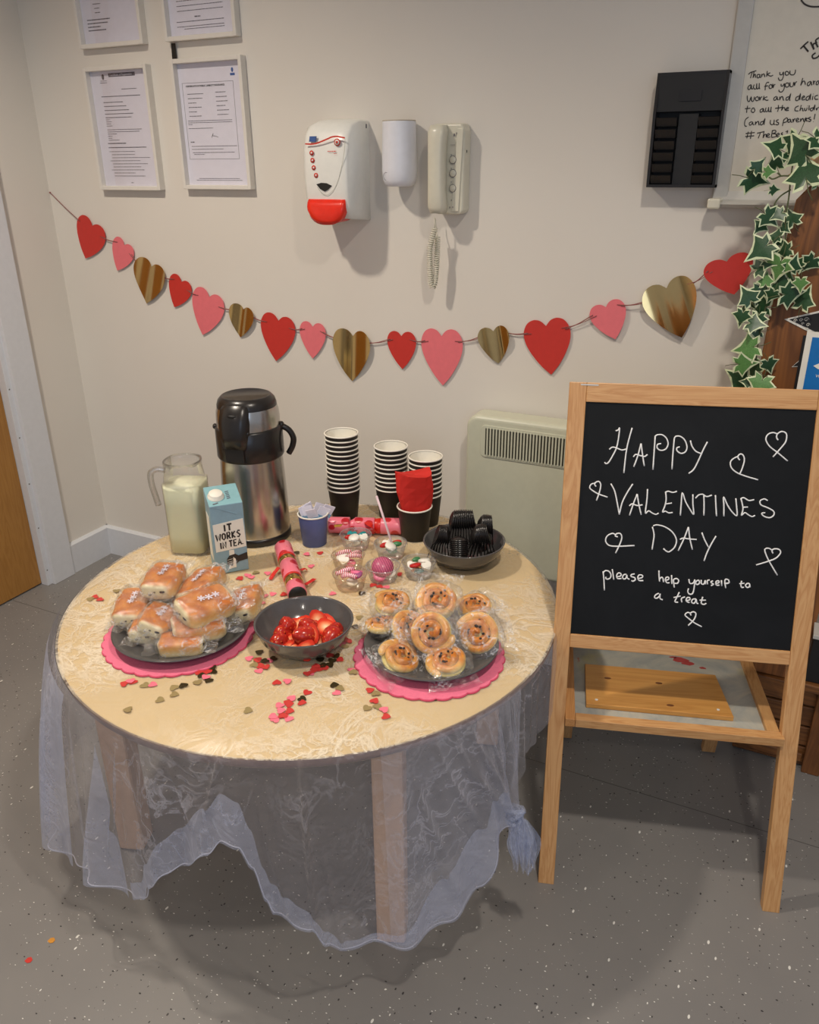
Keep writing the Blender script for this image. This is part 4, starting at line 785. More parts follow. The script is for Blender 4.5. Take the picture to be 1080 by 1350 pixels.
m = MB(); m.prism([(0.0045, 0.058), (cw - 0.001, 0.062), (cw - 0.003, 0.134), (0.003, 0.128)], -0.0012, 0.0, plane='XZ'); m.build('label_panel', 'cup_white', t)
FONT = {'I': [[(0.5, 1), (0.5, 0)]], 'T': [[(0, 1), (1, 1)], [(0.5, 1), (0.5, 0)]], 'W': [[(0, 1), (0.25, 0), (0.5, 0.8), (0.75, 0), (1, 1)]], 'O': [[(0.5, 1), (0.1, 0.75), (0.1, 0.25), (0.5, 0), (0.9, 0.25), (0.9, 0.75), (0.5, 1)]],
 'R': [[(0.1, 0), (0.1, 1), (0.7, 1), (0.85, 0.75), (0.7, 0.5), (0.1, 0.5)], [(0.4, 0.5), (0.9, 0)]], 'K': [[(0.1, 0), (0.1, 1)], [(0.9, 1), (0.15, 0.5), (0.9, 0)]], 'S': [[(0.9, 0.9), (0.5, 1), (0.1, 0.75), (0.9, 0.3), (0.5, 0), (0.1, 0.1)]], 'N': [[(0.1, 0), (0.1, 1), (0.9, 0), (0.9, 1)]],
 'E': [[(0.9, 1), (0.1, 1), (0.1, 0), (0.9, 0)], [(0.1, 0.5), (0.75, 0.5)]], 'A': [[(0, 0), (0.5, 1), (1, 0)], [(0.2, 0.35), (0.8, 0.35)]], '.': [[(0.1, 0.0), (0.1, 0.12)]]}
def draw(mb, txt, x, z, w_, h_, gap, th, y=-0.0014, rise=0.0, adv=None):
    for c in txt:
        if c == ' ': x += w_ * 0.5; z += rise * w_ * 0.5; continue
        cw_ = w_ * (0.35 if c in 'I.' else (1.25 if c == 'W' else 1.0))
        for st in FONT[c]: mb.ribbon([(x + p * cw_, y, z + q * h_ + rise * p * cw_) for p, q in st], th, (0, -1, 0), th=0.0004)
        x += cw_ + gap; z += rise * (cw_ + gap)
m = MB(); draw(m, 'IT', cw * 0.36, 0.1085, 0.011, 0.016, 0.0035, 0.0040, rise=0.05); draw(m, 'WORKS', cw * 0.10, 0.0865, 0.0085, 0.0165, 0.003, 0.0036, rise=0.06); draw(m, 'IN', cw * 0.20, 0.0655, 0.0085, 0.0155, 0.0025, 0.0034, rise=0.06); draw(m, 'TEA.', cw * 0.47, 0.067, 0.0080, 0.0155, 0.0024, 0.0034, rise=0.06)
m.build('lettering', 'ink_dark', t)
m = MB(); m.prism([(cw * 0.42, 0.010), (cw * 0.60, 0.012), (cw * 0.60, 0.058), (cw * 0.45, 0.058)], -0.0012, 0, plane='XZ'); m.build('stick_print', 'cup_white', t)
m = MB(); m.prism([(cw - 0.0005, 0.046), (cw * 0.72, 0.041), (cw * 0.62, 0.047), (cw * 0.45, 0.045), (cw * 0.36, 0.036), (cw * 0.36, 0.022), (cw * 0.48, 0.017), (cw * 0.60, 0.020), (cw * 0.72, 0.026), (cw - 0.0005, 0.029)], -0.0017, 0, plane='XZ'); m.build('hand_print', 'ink_dark', t)
m = MB(); m.ribbon([(cw * 0.37, -0.0018, 0.0285), (cw * 0.52, -0.0018, 0.030)], 0.0009, (0, -1, 0)).ribbon([(cw * 0.37, -0.0018, 0.034), (cw * 0.52, -0.0018, 0.0355)], 0.0009, (0, -1, 0)).ribbon([(cw * 0.38, -0.0018, 0.0235), (cw * 0.52, -0.0018, 0.025)], 0.0009, (0, -1, 0)); m.prism([(cw * 0.55, 0.040), (cw * 0.62, 0.034), (cw * 0.62, 0.012), (cw * 0.52, 0.012), (cw * 0.54, 0.030)], -0.0019, 0, plane='XZ'); m.build('finger_lines', 'cup_white', t)
m = MB(); m.box((-0.0008, 0.02, 0.03), (0, 0.06, 0.14)); m.build('side_panel', 'cup_white', t)
m = MB(); k = (ch - ft) / cd
for i, (x, y) in enumerate(((0.045, 0.020), (0.045, 0.026), (0.045, 0.032), (0.045, 0.038), (0.045, 0.044))): m.ribbon([(x, y, ft + k * y + 0.0006), (x + 0.008, y + 0.001, ft + k * y + 0.001)], 0.0022, nrmt)
m.ribbon([(0.010, 0.006, ft + k * .006 + 0.0006), (0.022, 0.009, ft + k * .009 + 0.0006)], 0.003, nrmt); m.build('top_print', 'ink', t)

# ================================================================== CUPS
def make_cup(name, h, rt, rb, body, label, loc, group=None):
    t_ = thing(name, loc, label, 'cup', group=group)
    MB().lathe([(0, 0.004), (rb - 0.001, 0.004), (rb - 0.001, 0), (rb, 0), (rt - 0.0012, h - 0.003)], 36).build('cup_wall', body, t_)
    MB().lathe([(rb - 0.0015, 0.005), (rt - 0.003, h - 0.003)], 36).lathe([(0, 0.005), (rb - 0.0015, 0.005)], 36).build('lining', 'cup_white', t_)
    MB().tube([((rt - 0.0006) * math.cos(a), (rt - 0.0006) * math.sin(a), h - 0.0018) for a in [i * 2 * PI / 36 for i in range(36)]], 0.0021, 7, closed=True).build('rolled_rim', 'cup_white', t_)
    return t_
CH, CRT, CRB = 0.088, 0.0445, 0.0345
c0 = None
for si, (u, v, n, nm) in enumerate(((455, 681, 13, 'the tallest paper cup stack'), (517, 680, 10, 'the middle paper cup stack'), (561, 689, 9, 'the stack behind the red napkin'))):
    b = tz(u, v)
    for k in range(n):
        pos = (b.x + random.uniform(-1, 1) * 0.0006, b.y + random.uniform(-1, 1) * 0.0006, ZT + 0.001 + 0.0127 * k)
        wd = ('bottom' if k == 0 else ('topmost' if k == n - 1 else ORD[n - 1 - k] + ' from the top,'))
        lb = ('bottom black cup of ' if k == 0 else 'topmost open black cup of ' if k == n - 1 else 'black cup, %s from the top in ' % ORD[n - 1 - k]) + nm
        if c0 is None: c0 = make_cup('paper_cup', CH, CRT, CRB, 'cup_blk', lb, pos, 'stacked black paper cups')
        else:
            c = copy_tree(c0); c.location = pos; c['label'] = lb
b = tz(547, 708); RC = b
make_cup('paper_cup', CH, CRT, CRB, 'cup_blk', 'single black paper cup holding a folded red napkin', (b.x, b.y, ZT + 0.001))
m = MB(); rn = random.Random(2); vs = []; nn = 20; lv = 9
for j in range(lv + 1):
    f = j / lv; z = 0.03 + 0.148 * f; rx = 0.028 + 0.017 * min(1, f * 1.6); ry = 0.020 + 0.006 * f
    for i in range(nn):
        a = 2 * PI * i / nn; k = 1 + 0.10 * math.sin(3 * a + 5 * f) + rn.uniform(-.03, .03); c_, s_ = math.cos(a), math.sin(a)
        vs.append((rx * k * math.copysign(abs(c_) ** 0.6, c_), ry * k * math.copysign(abs(s_) ** 0.7, s_), z + (0.006 * math.sin(2 * a + 1) * f)))
fs = [(j * nn + i, j * nn + (i + 1) % nn, (j + 1) * nn + (i + 1) % nn, (j + 1) * nn + i) for j in range(lv) for i in range(nn)]; vs.append((0, 0, 0.172)); top = len(vs) - 1; fs += [(lv * nn + i, lv * nn + (i + 1) % nn, top) for i in range(nn)]
o = m.add([(a_, b_, min(c_, 0.1) if False else c_) for a_, b_, c_ in vs], fs, 0, False).build('paper_napkin', 'napkin'); o.location = (b.x, b.y, ZT + 0.001); o.rotation_euler = (0, 0, va + PI / 2)
tag(o, 'red folded paper napkin standing in a black cup', 'napkin')
b = tz(415, 716); make_cup('paper_cup', 0.084, 0.0385, 0.0305, 'cup_blue', 'blue paper cup filled with small sachets, right of the airpot', (b.x, b.y, ZT + 0.001))
for k in range(7):
    a = k * 2.4; rr = 0.010 + 0.011 * (k % 2); m = MB()
    m.prism([(-0.013, 0), (0.013, 0.002), (0.012, 0.042), (-0.012, 0.040)], -0.0012, 0.0012, plane='XZ'); m.prism([(-0.013, 0.012), (0.013, 0.014), (0.013, 0.022), (-0.013, 0.020)], -0.0016, 0.0016, mi=1, plane='XZ')
    o = m.build('sugar_sachet', ['frost', plain('pale_blue_print', (128, 170, 206), 0.5)]); o.matrix_world = at((b.x + rr * math.cos(a), b.y + rr * math.sin(a), ZT + 0.058), va + PI / 2 + 0.5 * math.sin(k * 2.2), 0.30 * math.sin(k * 3), 0.55 * math.cos(k * 2.1)) @ Matrix.Scale(1.15, 4)
    tag(o, 'small pale blue and white sachet poking out of the blue cup', 'sachet', 'sachets in the blue cup')

# ================================================================== SWEET POTS
POTS = [((469, 706), 'pot', 'at the rear left beside the blue cup', 'A'), ((515, 717), 'pot', 'with a pink straw in it', 'B'), ((552, 742), 'pot', 'nearest the cutlery bowl, full of white sweets', 'C'), ((459, 733), 'pot_amber', 'with red and white striped sweets', 'D'), ((505, 747), 'pot', 'in the middle with one big pink striped sweet', 'E'), ((461.5, 757), 'pot_amber', 'at the front left with a mauve sweet', 'F')]
P0 = None; potpos = {}
for (u, v), mt, lb, key in POTS:
    b = tz(u, v, ZT + 0.034); potpos[key] = b
    t = thing('sweet_pot', (b.x, b.y, ZT + 0.001), 'small plastic sweet pot ' + lb, 'pot', group='plastic sweet pots')
    MB().lathe([(0, 0), (0.029, 0), (0.031, 0.002), (0.0385, 0.034), (0.0395, 0.036)], 36).build('pot_wall', mt, t)
    MB().tube([(0.0395 * math.cos(a), 0.0395 * math.sin(a), 0.0365) for a in [i * 2 * PI / 36 for i in range(36)]], 0.0016, 6, closed=True).build('pot_rim', mt, t)
    if key in 'BC': MB().lathe([(0.039, 0.034), (0.0425, 0.030), (0.0425, 0.026)], 36).build('lid_collar', mt, t)
def sweet(kind, mat, loc, rz, rx, ry, s=1.0):
    m = MB()
    if kind == 'heart': m.prism(heart_poly(0.022 * s, 0.018 * s), -0.004, 0.004, plane='XZ'); return m.build('heart_sweet', mat, bevel=0.0022, seg=3)
    if kind == 'bean': m.ell((0, 0, 0), (0.011 * s, 0.006 * s, 0.0055 * s), 12, 8); return m.build('jelly_bean', mat)
    if kind == 'disc': m.lathe([(0, -0.003), (0.011 * s, -0.003), (0.0125 * s, 0), (0.011 * s, 0.0035), (0, 0.0045)], 20); return m.build('round_sweet', mat)
    if kind == 'dome': m.lathe([(0.026 * s, -0.006), (0.025 * s, 0.004), (0.019 * s, 0.012), (0.010 * s, 0.016), (0, 0.0175)], 24); return m.build('domed_sweet', mat)
    m.tube([(-0.016 * s, 0, 0), (-0.006 * s, 0, 0.004), (0.006 * s, 0, 0.004), (0.016 * s, 0, 0)], 0.0045 * s, 8); return m.build('striped_sweet', mat)
CN = {'sw_white': 'white', 'sw_teal': 'teal', 'sw_red': 'red', 'sw_green': 'green', 'sw_orange': 'orange', 'sw_purple': 'mauve', 'sw_pink': 'pink', 's_redwhite': 'red and white striped', 's_pink': 'pink and white striped', 's_pinkdark': 'pink dark-striped'}
SW = {'A': [('heart', 'sw_white'), ('heart', 'sw_teal'), ('disc', 'sw_white'), ('bean', 'sw_teal'), ('bean', 'sw_red'), ('bean', 'sw_white'), ('bean', 'sw_red')],
 'B': [('bean', 'sw_green'), ('heart', 'sw_white'), ('disc', 'sw_white'), ('bean', 'sw_red'), ('bean', 'sw_red'), ('bean', 'sw_green'), ('disc', 'sw_teal')],
 'C': [('heart', 'sw_white'), ('bean', 'sw_green'), ('disc', 'sw_red'), ('disc', 'sw_white'), ('heart', 'sw_white'), ('bean', 'sw_teal'), ('bean', 'sw_orange'), ('bean', 'sw_orange')],
 'D': [('stick', 's_redwhite'), ('stick', 's_redwhite'), ('heart', 'sw_white'), ('stick', 's_redwhite'), ('disc', 'sw_white'), ('disc', 'sw_pink')],
 'E': [('dome', 's_pinkdark'), ('disc', 'sw_pink'), ('disc', 'sw_pink'), ('disc', 'sw_white')],
 'F': [('disc', 'sw_purple'), ('stick', 's_pink'), ('stick', 's_pink'), ('disc', 'sw_pink'), ('stick', 's_redwhite'), ('disc', 'sw_white')]}
PD = {'A': 'pot beside the blue cup', 'B': 'pot with the straw', 'C': 'pot nearest the cutlery bowl', 'D': 'rear amber-tinted pot', 'E': 'pot with the pink dome', 'F': 'front amber-tinted pot'}
rs = random.Random(11)
for key, L in SW.items():
    b = potpos[key]
    for i, (kd, mt) in enumerate(L):
        a = i * 2.3 + rs.uniform(0, 0.6); rr = 0.016 if i < 5 else 0.008; z = 0.034 if i < 4 else (0.028 if i < 5 else 0.016)
        if kd == 'dome': rr = 0.0; z = 0.034
        s = 1.15 if kd != 'dome' else 1.0
        o = sweet(kd, mt, None, 0, 0, 0, s); rx = -1.1 + rs.uniform(-.3, .3) if kd == 'heart' else rs.uniform(-.4, .4)
        if key == 'E' and kd != 'dome': z = 0.014
        o.matrix_world = at((b.x + rr * math.cos(a), b.y + rr * math.sin(a), ZT + 0.001 + z), va + PI / 2 + rs.uniform(-.6, .6), rx, rs.uniform(-.3, .3))
        tag(o, '%s %s in the %s' % (CN[mt], {'heart': 'heart-shaped sweet', 'bean': 'oval sweet', 'disc': 'round sweet', 'dome': 'domed sweet', 'stick': 'stick sweet'}[kd], PD[key]), 'sweet', 'sweets in the ' + PD[key])
b = potpos['B']; tp = hit(496.5, 654, (b.x - 0.01, b.y, 0), (-CF.x, -CF.y, 0))
tag(MB().tube([Vector((b.x + 0.004, b.y + 0.004, ZT + 0.012)), Vector((b.x - 0.002, b.y + 0.004, ZT + 0.045)), tp], 0.0028, 10).build('drinking_straw', plain('pale_pink_plastic', (226, 200, 206), 0.3)), 'pale pink drinking straw leaning out of a sweet pot', 'straw')

# ================================================================== CRACKERS
def cracker(p, q, label, segs, ribbons=True):
    d = (q - p); L = d.length; T_ = Matrix.Translation(p) @ Vector((0, 0, 1)).rotation_difference(d.normalized()).to_matrix().to_4x4()
    t_ = thing('party_cracker', None, label, 'cracker', T=T_); 
    for (a, b_, mt, nm, r0, r1) in segs:
        MB().lathe([(0, a * L), (r0 * 0.97, a * L), (r0, a * L + 0.001), (r1, b_ * L - 0.001), (r1 * 0.97, b_ * L), (0, b_ * L)], 28).build(nm, mt, t_)
    return t_, L
r = 0.0215
t, L = cracker(tz(373.5, 722, ZT + 0.023), tz(393, 786, ZT + 0.023), 'pink party cracker with red hearts and gold bands lying toward the strawberry bowl', [(0, .26, 'cracker', 'end_tube', r, r), (.26, .30, 'ribbon', 'red_tie', r, r), (.30, .39, 'gold_band', 'gold_band', r * .985, r * .985), (.39, .68, 'cracker', 'centre_tube', r, r), (.68, .71, 'ribbon', 'red_tie', r, r), (.71, .82, 'gold_band', 'gold_band', r * .985, r * .985), (.82, .97, 'cracker', 'end_tube', r, r), (.97, .99, 'blk_matt', 'open_end', r * .93, r * .93)])
def ribbon_tail(pts, w_, parent, P):
    o = MB().ribbon(smooth_path(pts, 4), w_, (0, 0, 1), th=0.0005).build('ribbon_tail', 'ribbon', None); return o
for pts in ([(368, 748), (362, 755), (356, 764)], [(396, 752), (401, 750), (405, 751)], [(402, 771), (409, 767), (415, 763)]):
    o = ribbon_tail([tz(u, v, ZT + 0.012 - 0.004 * i) for i, (u, v) in enumerate(pts)], 0.010, None, None)
    mw = o.matrix_world.copy(); o.parent = t; o.matrix_parent_inverse = t.matrix_world.inverted()
t, L = cracker(tz(434, 692, ZT + 0.023), tz(535, 694, ZT + 0.023), 'pink party cracker lying behind the sweet pots in front of the cups', [(0, .27, 'cracker', 'end_tube', r, r), (.27, .34, 'cracker', 'pinched_neck', r * .55, r * .9), (.34, .60, 'cracker', 'centre_tube', r, r), (.60, .68, 'ribbon', 'red_tie', r * .9, r * .95), (.68, 1.0, 'cracker', 'end_tube', r, r)])
o = MB().prism([(0, 0), (0.016, 0.001), (0.022, 0.008), (0.0, 0.007)], -0.001, 0.001, plane='XZ').build('gold_tab', 'gold_band'); pp = tz(441, 691, ZT + 0.030) + Vector((0.012, -0.022, 0.0)); o.location = tz(441, 695, ZT + 0.036); o.rotation_euler = (0, 0, 0.46); o.parent = t; o.matrix_parent_inverse = t.matrix_world.inverted()
o = ribbon_tail([tz(484, 688, ZT + 0.04), tz(490, 694, ZT + 0.035), tz(496, 703, ZT + 0.012)], 0.018, None, None); o.parent = t; o.matrix_parent_inverse = t.matrix_world.inverted()

# ================================================================== STRAWBERRIES
def berry_mesh(half):
    m = MB(); pr = [(0.001, -0.017), (0.006, -0.014), (0.0115, -0.006), (0.0145, 0.003), (0.0135, 0.010), (0.008, 0.0135), (0.001, 0.0125)]
    if not half: m.lathe(pr, 16); return m
    m.lathe(pr, 12, a0=0, a1=PI); pts = [(a, b) for a, b in pr] + [(-a, b) for a, b in pr[::-1]]
    n = len(pts); m.add([(a, 0, b) for a, b in pts], [tuple(range(n))], 1); return m
rb = random.Random(21)
b1 = berry_mesh(True).build('strawberry_half', ['berry', 'berry_cut']); b2 = berry_mesh(False).build('strawberry', 'berry'); first = [True, True]
BP = [(0.0, 0.0, .040, 1), (.03, .01, .040, 1), (-.03, .004, .040, 1), (.004, .033, .040, 1), (.012, -.033, .038, 1), (-.028, .034, .038, 1), (.042, .036, .040, 1), (-.048, -.018, .040, 0), (-.02, -.036, .040, 1), (.048, -.014, .038, 1), (-.055, .02, .041, 1), (.022, .052, .046, 1), (-.004, .056, .046, 1), (.06, .012, .044, 0), (.033, -.048, .040, 1), (-.038, -.046, .038, 0), (.002, .012, .054, 0), (.024, -.012, .054, 1), (-.02, .014, .056, 1), (.01, -.02, .052, 0), (.035, .03, .054, 1), (-.042, .0, .052, 0), (.0, -.052, .038, 1), (.05, .04, .042, 0)]
for i, (dx, dy, z, hf) in enumerate(BP):
    src = b1 if hf else b2
    if first[hf]: o = src; first[hf] = False
    else: o = src.copy(); COL.objects.link(o)
    s = rb.uniform(1.2, 1.5)
    if hf:   # flat face roughly up toward the camera side
        nd = Vector((rb.uniform(-.5, .5) - 0.0, rb.uniform(-.9, -.1), rb.uniform(.5, 1.1))).normalized(); Rm = Vector((0, -1, 0)).rotation_difference(nd).to_matrix().to_4x4() @ Matrix.Rotation(rb.uniform(0, 6.28), 4, 'Y')
    else: Rm = Matrix.Rotation(rb.uniform(0, 6.28), 4, 'Z') @ Matrix.Rotation(rb.uniform(1.0, 2.0), 4, 'X')
    o.matrix_world = Matrix.Translation((BS.x + dx * 0.92, BS.y + dy * 0.92, ZT + z - 0.012)) @ Rm @ Matrix.Scale(s, 4)
    tag(o, 'cut half strawberry with pale centre in the grey bowl' if hf else 'red whole-skinned strawberry piece in the grey bowl', 'strawberry', 'strawberry pieces in the grey bowl')

# ================================================================== BLACK CUTLERY
m = MB(); vs = []; NS = 13
prof = [(-0.046, 0.0035, 0.0), (-0.03, 0.0035, 0.0015), (-0.015, 0.004, 0.001), (0.0, 0.005, 0.0), (0.008, 0.014, -0.004), (0.018, 0.0215, -0.008), (0.032, 0.0225, -0.009), (0.044, 0.017, -0.006), (0.052, 0.005, -0.0005)]
for (x, w_, dz) in prof:
    for k in range(7): f = -1 + k / 3; vs.append((x, f * w_, dz * (1 - f * f) + 0.0))
fs = [(i * 7 + k, i * 7 + k + 1, (i + 1) * 7 + k + 1, (i + 1) * 7 + k) for i in range(len(prof) - 1) for k in range(6)]
sp0 = m.add(vs, fs, 0, True).build('plastic_spoon', 'blk'); md = sp0.modifiers.new('solid', 'SOLIDIFY'); md.thickness = 0.0016
fst = True; side = Vector((CR.x, CR.y, 0)).normalized(); away = Vector((CF.x, CF.y, 0)).normalized()
def bundle(origin, ax, stack, curve, n, step, name):
    """ax: long axis toward the bowl of the spoon, stack: direction the nested spoons repeat in"""
    global fst, sp0
    for i in range(n):
        f = i - (n - 1) / 2; ang = curve * f
        s_ = stack.normalized(); a_ = ax.normalized(); c_ = s_.cross(a_).normalized(); s_ = a_.cross(c_)
        Rq = Matrix.Rotation(ang, 3, c_); a2 = Rq @ a_; s2 = Rq @ s_; y2 = s2.cross(a2)
        Mx = Matrix(((a2.x, y2.x, s2.x, 0), (a2.y, y2.y, s2.y, 0), (a2.z, y2.z, s2.z, 0), (0, 0, 0, 1)))
        if fst: o = sp0; fst = False
        else: o = sp0.copy(); COL.objects.link(o)
        o.matrix_world = Matrix.Translation(origin + s_ * step * f) @ Mx
        how = {'left': (n - 1 - i, 'left'), 'front': (i, 'top')}.get(name.split()[0], (i, 'left'))
        tag(o, '%s black plastic spoon from the %s in the %s' % (ORD[how[0]], how[1], name), 'spoon', 'spoons in the ' + name)
BO = Vector((BB.x, BB.y, ZT))
U3 = Vector((0, 0, 1))
bundle(BO + side * -0.056 + U3 * 0.050, U3 * 1.0 + side * 0.1 - away * .15, side * -1 + U3 * 0.15, 0.07, 7, 0.0058, 'left bundle in the grey bowl')
bundle(BO + side * -0.014 - away * 0.008 + U3 * 0.044, away * -.92 + U3 * .36, U3 * -.92 - away * 0.36, 0.02, 9, 0.0056, 'front bundle in the grey bowl')
bundle(BO + side * 0.000 + away * 0.034 + U3 * 0.070, U3 * 1.0 + away * 0.1, side * 1.0 - U3 * .12, 0.04, 11, 0.0062, 'tall rear bundle in the grey bowl')
bundle(BO + side * 0.040 - away * 0.010 + U3 * 0.056, U3 * .9 - away * .15, side * 1 - U3 * 0.2, 0.07, 9, 0.0060, 'right bundle in the grey bowl')
bundle(BO + side * 0.052 + away * 0.030 + U3 * 0.060, U3 * .9 + side * 0.1, side * 1 - U3 * 0.2, 0.06, 7, 0.0060, 'far right bundle in the grey bowl')

# ================================================================== WRAPPED BUNS
def film_shell(rx, ry, rz, seed, fin=0.02, e=0.45, n=28, mrow=16):
    rr = random.Random(seed); ph = [rr.uniform(0, 6) for _ in range(6)]
    def fn(p):
        k = 1 + 0.035 * math.sin(p.x * 190 + ph[0] + p.z * 130) + 0.04 * math.sin(p.y * 230 + ph[1]) + 0.03 * math.sin(p.z * 260 + p.y * 170 + ph[2]); return Vector((p.x * k, p.y * k, p.z * k))
    m = MB(); m.ell((0, 0, 0), (rx, ry, rz), n, mrow, e=e, fn=fn)
    for sx in (-1, 1):
        vs = []
        for i in range(4):
            for j in range(13):
                f = -1 + j / 6; x = sx * (rx * 0.9 + (fin + rx * .1) * i / 3); vs.append((x, f * ry * (0.95 + 0.05 * i), 0.25 * rz * math.sin(f * 9 + ph[3] + i) * (1 - .2 * i)))
        m.add(vs, [(i * 13 + j, i * 13 + j + 1, (i + 1) * 13 + j + 1, (i + 1) * 13 + j) for i in range(3) for j in range(12)], 0, True)
    m.v = [(x + rr.uniform(-1, 1) * 0.0011, y + rr.uniform(-1, 1) * 0.0011, z + rr.uniform(-1, 1) * 0.0009) for x, y, z in m.v]; m.sm = [False] * len(m.sm)
    return m
def star_print(parent, loc, s):
    m = MB(); rr = random.Random(int(s * 1e5) + 3)
    for q in range(3):
        cx, cy = (q - 1) * s * 0.9, rr.uniform(-.3, .3) * s
        for k in range(6):
            a = k * PI / 3; m.ribbon([(cx, cy, 0), (cx + s * 0.5 * math.cos(a), cy + s * 0.5 * math.sin(a), 0)], s * 0.10, (0, 0, 1), th=0.0003)
            for f in (0.25, 0.38):
                px_, py_ = cx + s * f * math.cos(a), cy + s * f * math.sin(a); m.ribbon([(px_ - s * .1 * math.sin(a), py_ + s * .1 * math.cos(a), 0), (px_ + s * .1 * math.sin(a), py_ - s * .1 * math.cos(a), 0)], s * 0.06, (0, 0, 1), th=0.0003)
    o = m.build('printed_mark', 'frost', parent); o.location = loc; return o
BL, BW, BH = 0.049, 0.034, 0.0195
bun0 = thing('wrapped_bun', (0, 0, 0), '', 'pastry')
def bumpy(p): return p + Vector((0.0012 * math.sin(p.y * 170 + p.z * 90), 0.0016 * math.sin(p.x * 120 + 1), 0.0014 * math.sin(p.x * 130 + p.y * 60) * (1 if p.z > 0 else 0.4)))
MB().ell((0, 0, 0), (BL, BW, BH), 36, 20, e=0.42, fn=bumpy).build('bun', 'bun', bun0)
m = MB()
for sx in (-1, 1):
    for (y, z, q) in ((-0.013, 0.003, 1.2), (0.012, -0.004, .8), (0.002, 0.002, .5)): m.ell((sx * (BL - 0.0006), y, z), (0.0022, 0.0050 * q, 0.0026 * q), 9, 5)
m.build('chocolate_filling', 'choc', bun0)
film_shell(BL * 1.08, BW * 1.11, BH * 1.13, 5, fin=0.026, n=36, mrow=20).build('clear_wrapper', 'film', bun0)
star_print(bun0, (0.004, 0.0, BH * 1.16), 0.015)
def bun_at(u, v, z, du, dv, label, roll=0.0, pitch=0.0, s=1.0, first=[True]):
    """centre seen at (u,v) at height z above the table; long axis points to (du,dv) on the same level"""
    c = tz(u, v, ZT + z); e = tz(du, dv, ZT + z); d = (e - c); rz = math.atan2(d.y, d.x)
    T = Matrix.Translation(c) @ Matrix.Rotation(rz, 4, 'Z') @ Matrix.Rotation(-pitch, 4, 'Y') @ Matrix.Rotation(roll, 4, 'X') @ Matrix.Scale(s, 4)
    if first[0]: first[0] = False; bun0.matrix_world = T; o = bun0
    else: o = copy_tree(bun0, None, T)
    o['label'] = label; o['category'] = 'pastry'; o['group'] = 'wrapped buns on the left plate'; return o
bun_at(196, 826, 0.034, 210, 803, 'wrapped chocolate bun lowest at the front left rim of the plate', s=0.9)
bun_at(176, 800, 0.052, 192, 772, 'wrapped chocolate bun lying leftmost on the pile', pitch=0.15)
bun_at(209, 817, 0.052, 230, 785, 'wrapped chocolate bun squeezed between the leftmost and the front ones', roll=0.35, s=0.92)
bun_at(216, 765, 0.096, 235, 738, 'wrapped chocolate bun at the top left of the pile, chocolate end toward us', pitch=0.05, s=1.05)
bun_at(262, 826, 0.045, 310, 816, 'wrapped chocolate bun flat at the front of the plate', roll=0.1, s=1.05)
bun_at(240, 848, 0.030, 280, 846, 'wrapped chocolate bun at the very front edge of the plate', s=0.9)
bun_at(266, 773, 0.078, 296, 742, 'wrapped chocolate bun leaning at the back of the pile', roll=-0.3, pitch=0.1, s=1.12)
bun_at(271, 799, 0.082, 320, 780, 'wrapped chocolate bun lying across the top front of the pile', roll=0.25, s=1.12)
bun_at(323, 796, 0.042, 334, 770, 'wrapped chocolate bun sliding over the right rim of the plate', roll=-0.35, pitch=0.1, s=1.0)
bun_at(250, 800, 0.045, 262, 775, 'wrapped chocolate bun hidden in the middle of the pile')

# ================================================================== WRAPPED SWIRLS
sw0 = thing('wrapped_swirl', (0, 0, 0), '', 'pastry')
pts = []; rad = []; NP = 110
for i in range(NP + 1):
    f = i / NP; a = f * 2.35 * 2 * PI + 0.4; rr = 0.0015 + 0.0355 * f ** 0.85; pts.append((rr * math.cos(a), rr * math.sin(a), 0.004 + 0.010 * (1 - f) + 0.0015 * math.sin(a * 3))); rad.append(0.0074 if f > 0.06 else 0.005 + 0.05 * f)
rad[-1] = 0.003; rad[-2] = 0.006
MB().tube(pts, rad, 10).build('spiral_dough', 'swirl', sw0)
MB().lathe([(0, -0.007), (0.028, -0.007), (0.034, -0.004), (0.034, 0.001), (0.01, 0.006), (0, 0.006)], 32).build('custard_base', 'custard', sw0)
m = MB(); rr_ = random.Random(9)
for k in range(14):
    a = rr_.uniform(0, 6.28); q = rr_.choice((0.0125, 0.0235)) + rr_.uniform(-.0015, .0015); m.ell((q * math.cos(a), q * math.sin(a), 0.0150 + (0.003 if q < 0.02 else -0.002)), (0.0030, 0.0024, 0.0022), 8, 5)
m.build('raisins', 'raisin', sw0)
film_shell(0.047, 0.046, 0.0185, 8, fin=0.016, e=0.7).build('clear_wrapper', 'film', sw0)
def swirl_at(u, v, z, label, tilt, az, rz=0.0, s=1.0, first=[True]):
    """tilt: how far the face leans from straight up, az: pixel-free compass direction (radians from the camera direction) it leans to"""
    c = tz(u, v, ZT + z); cam_az = math.atan2(CP.y - c.y, CP.x - c.x); d = cam_az + az; n = Vector((math.sin(tilt) * math.cos(d), math.sin(tilt) * math.sin(d), math.cos(tilt)))
    T = Matrix.Translation(c) @ Vector((0, 0, 1)).rotation_difference(n).to_matrix().to_4x4() @ Matrix.Rotation(rz, 4, 'Z') @ Matrix.Scale(s, 4)
    if first[0]: first[0] = False; sw0.matrix_world = T; o = sw0
    else: o = copy_tree(sw0, None, T)
    o['label'] = label; o['category'] = 'pastry'; o['group'] = 'wrapped swirls on the right plate'; return o
swirl_at(516, 797, 0.052, 'wrapped raisin swirl at the top left of the pile, seen flat', 0.15, 0, 0.5, 1.0)
swirl_at(577, 795, 0.072, 'wrapped raisin swirl at the top back of the pile', 0.55, 0.1, 2.0, 1.1)
swirl_at(625, 803, 0.040, 'wrapped raisin swirl behind, half hidden at the back right', 0.2, -0.5, 1.0, 1.0)
swirl_at(506, 826, 0.034, 'wrapped raisin swirl at the left edge showing its side', -0.2, 0, 3.0, 0.95)
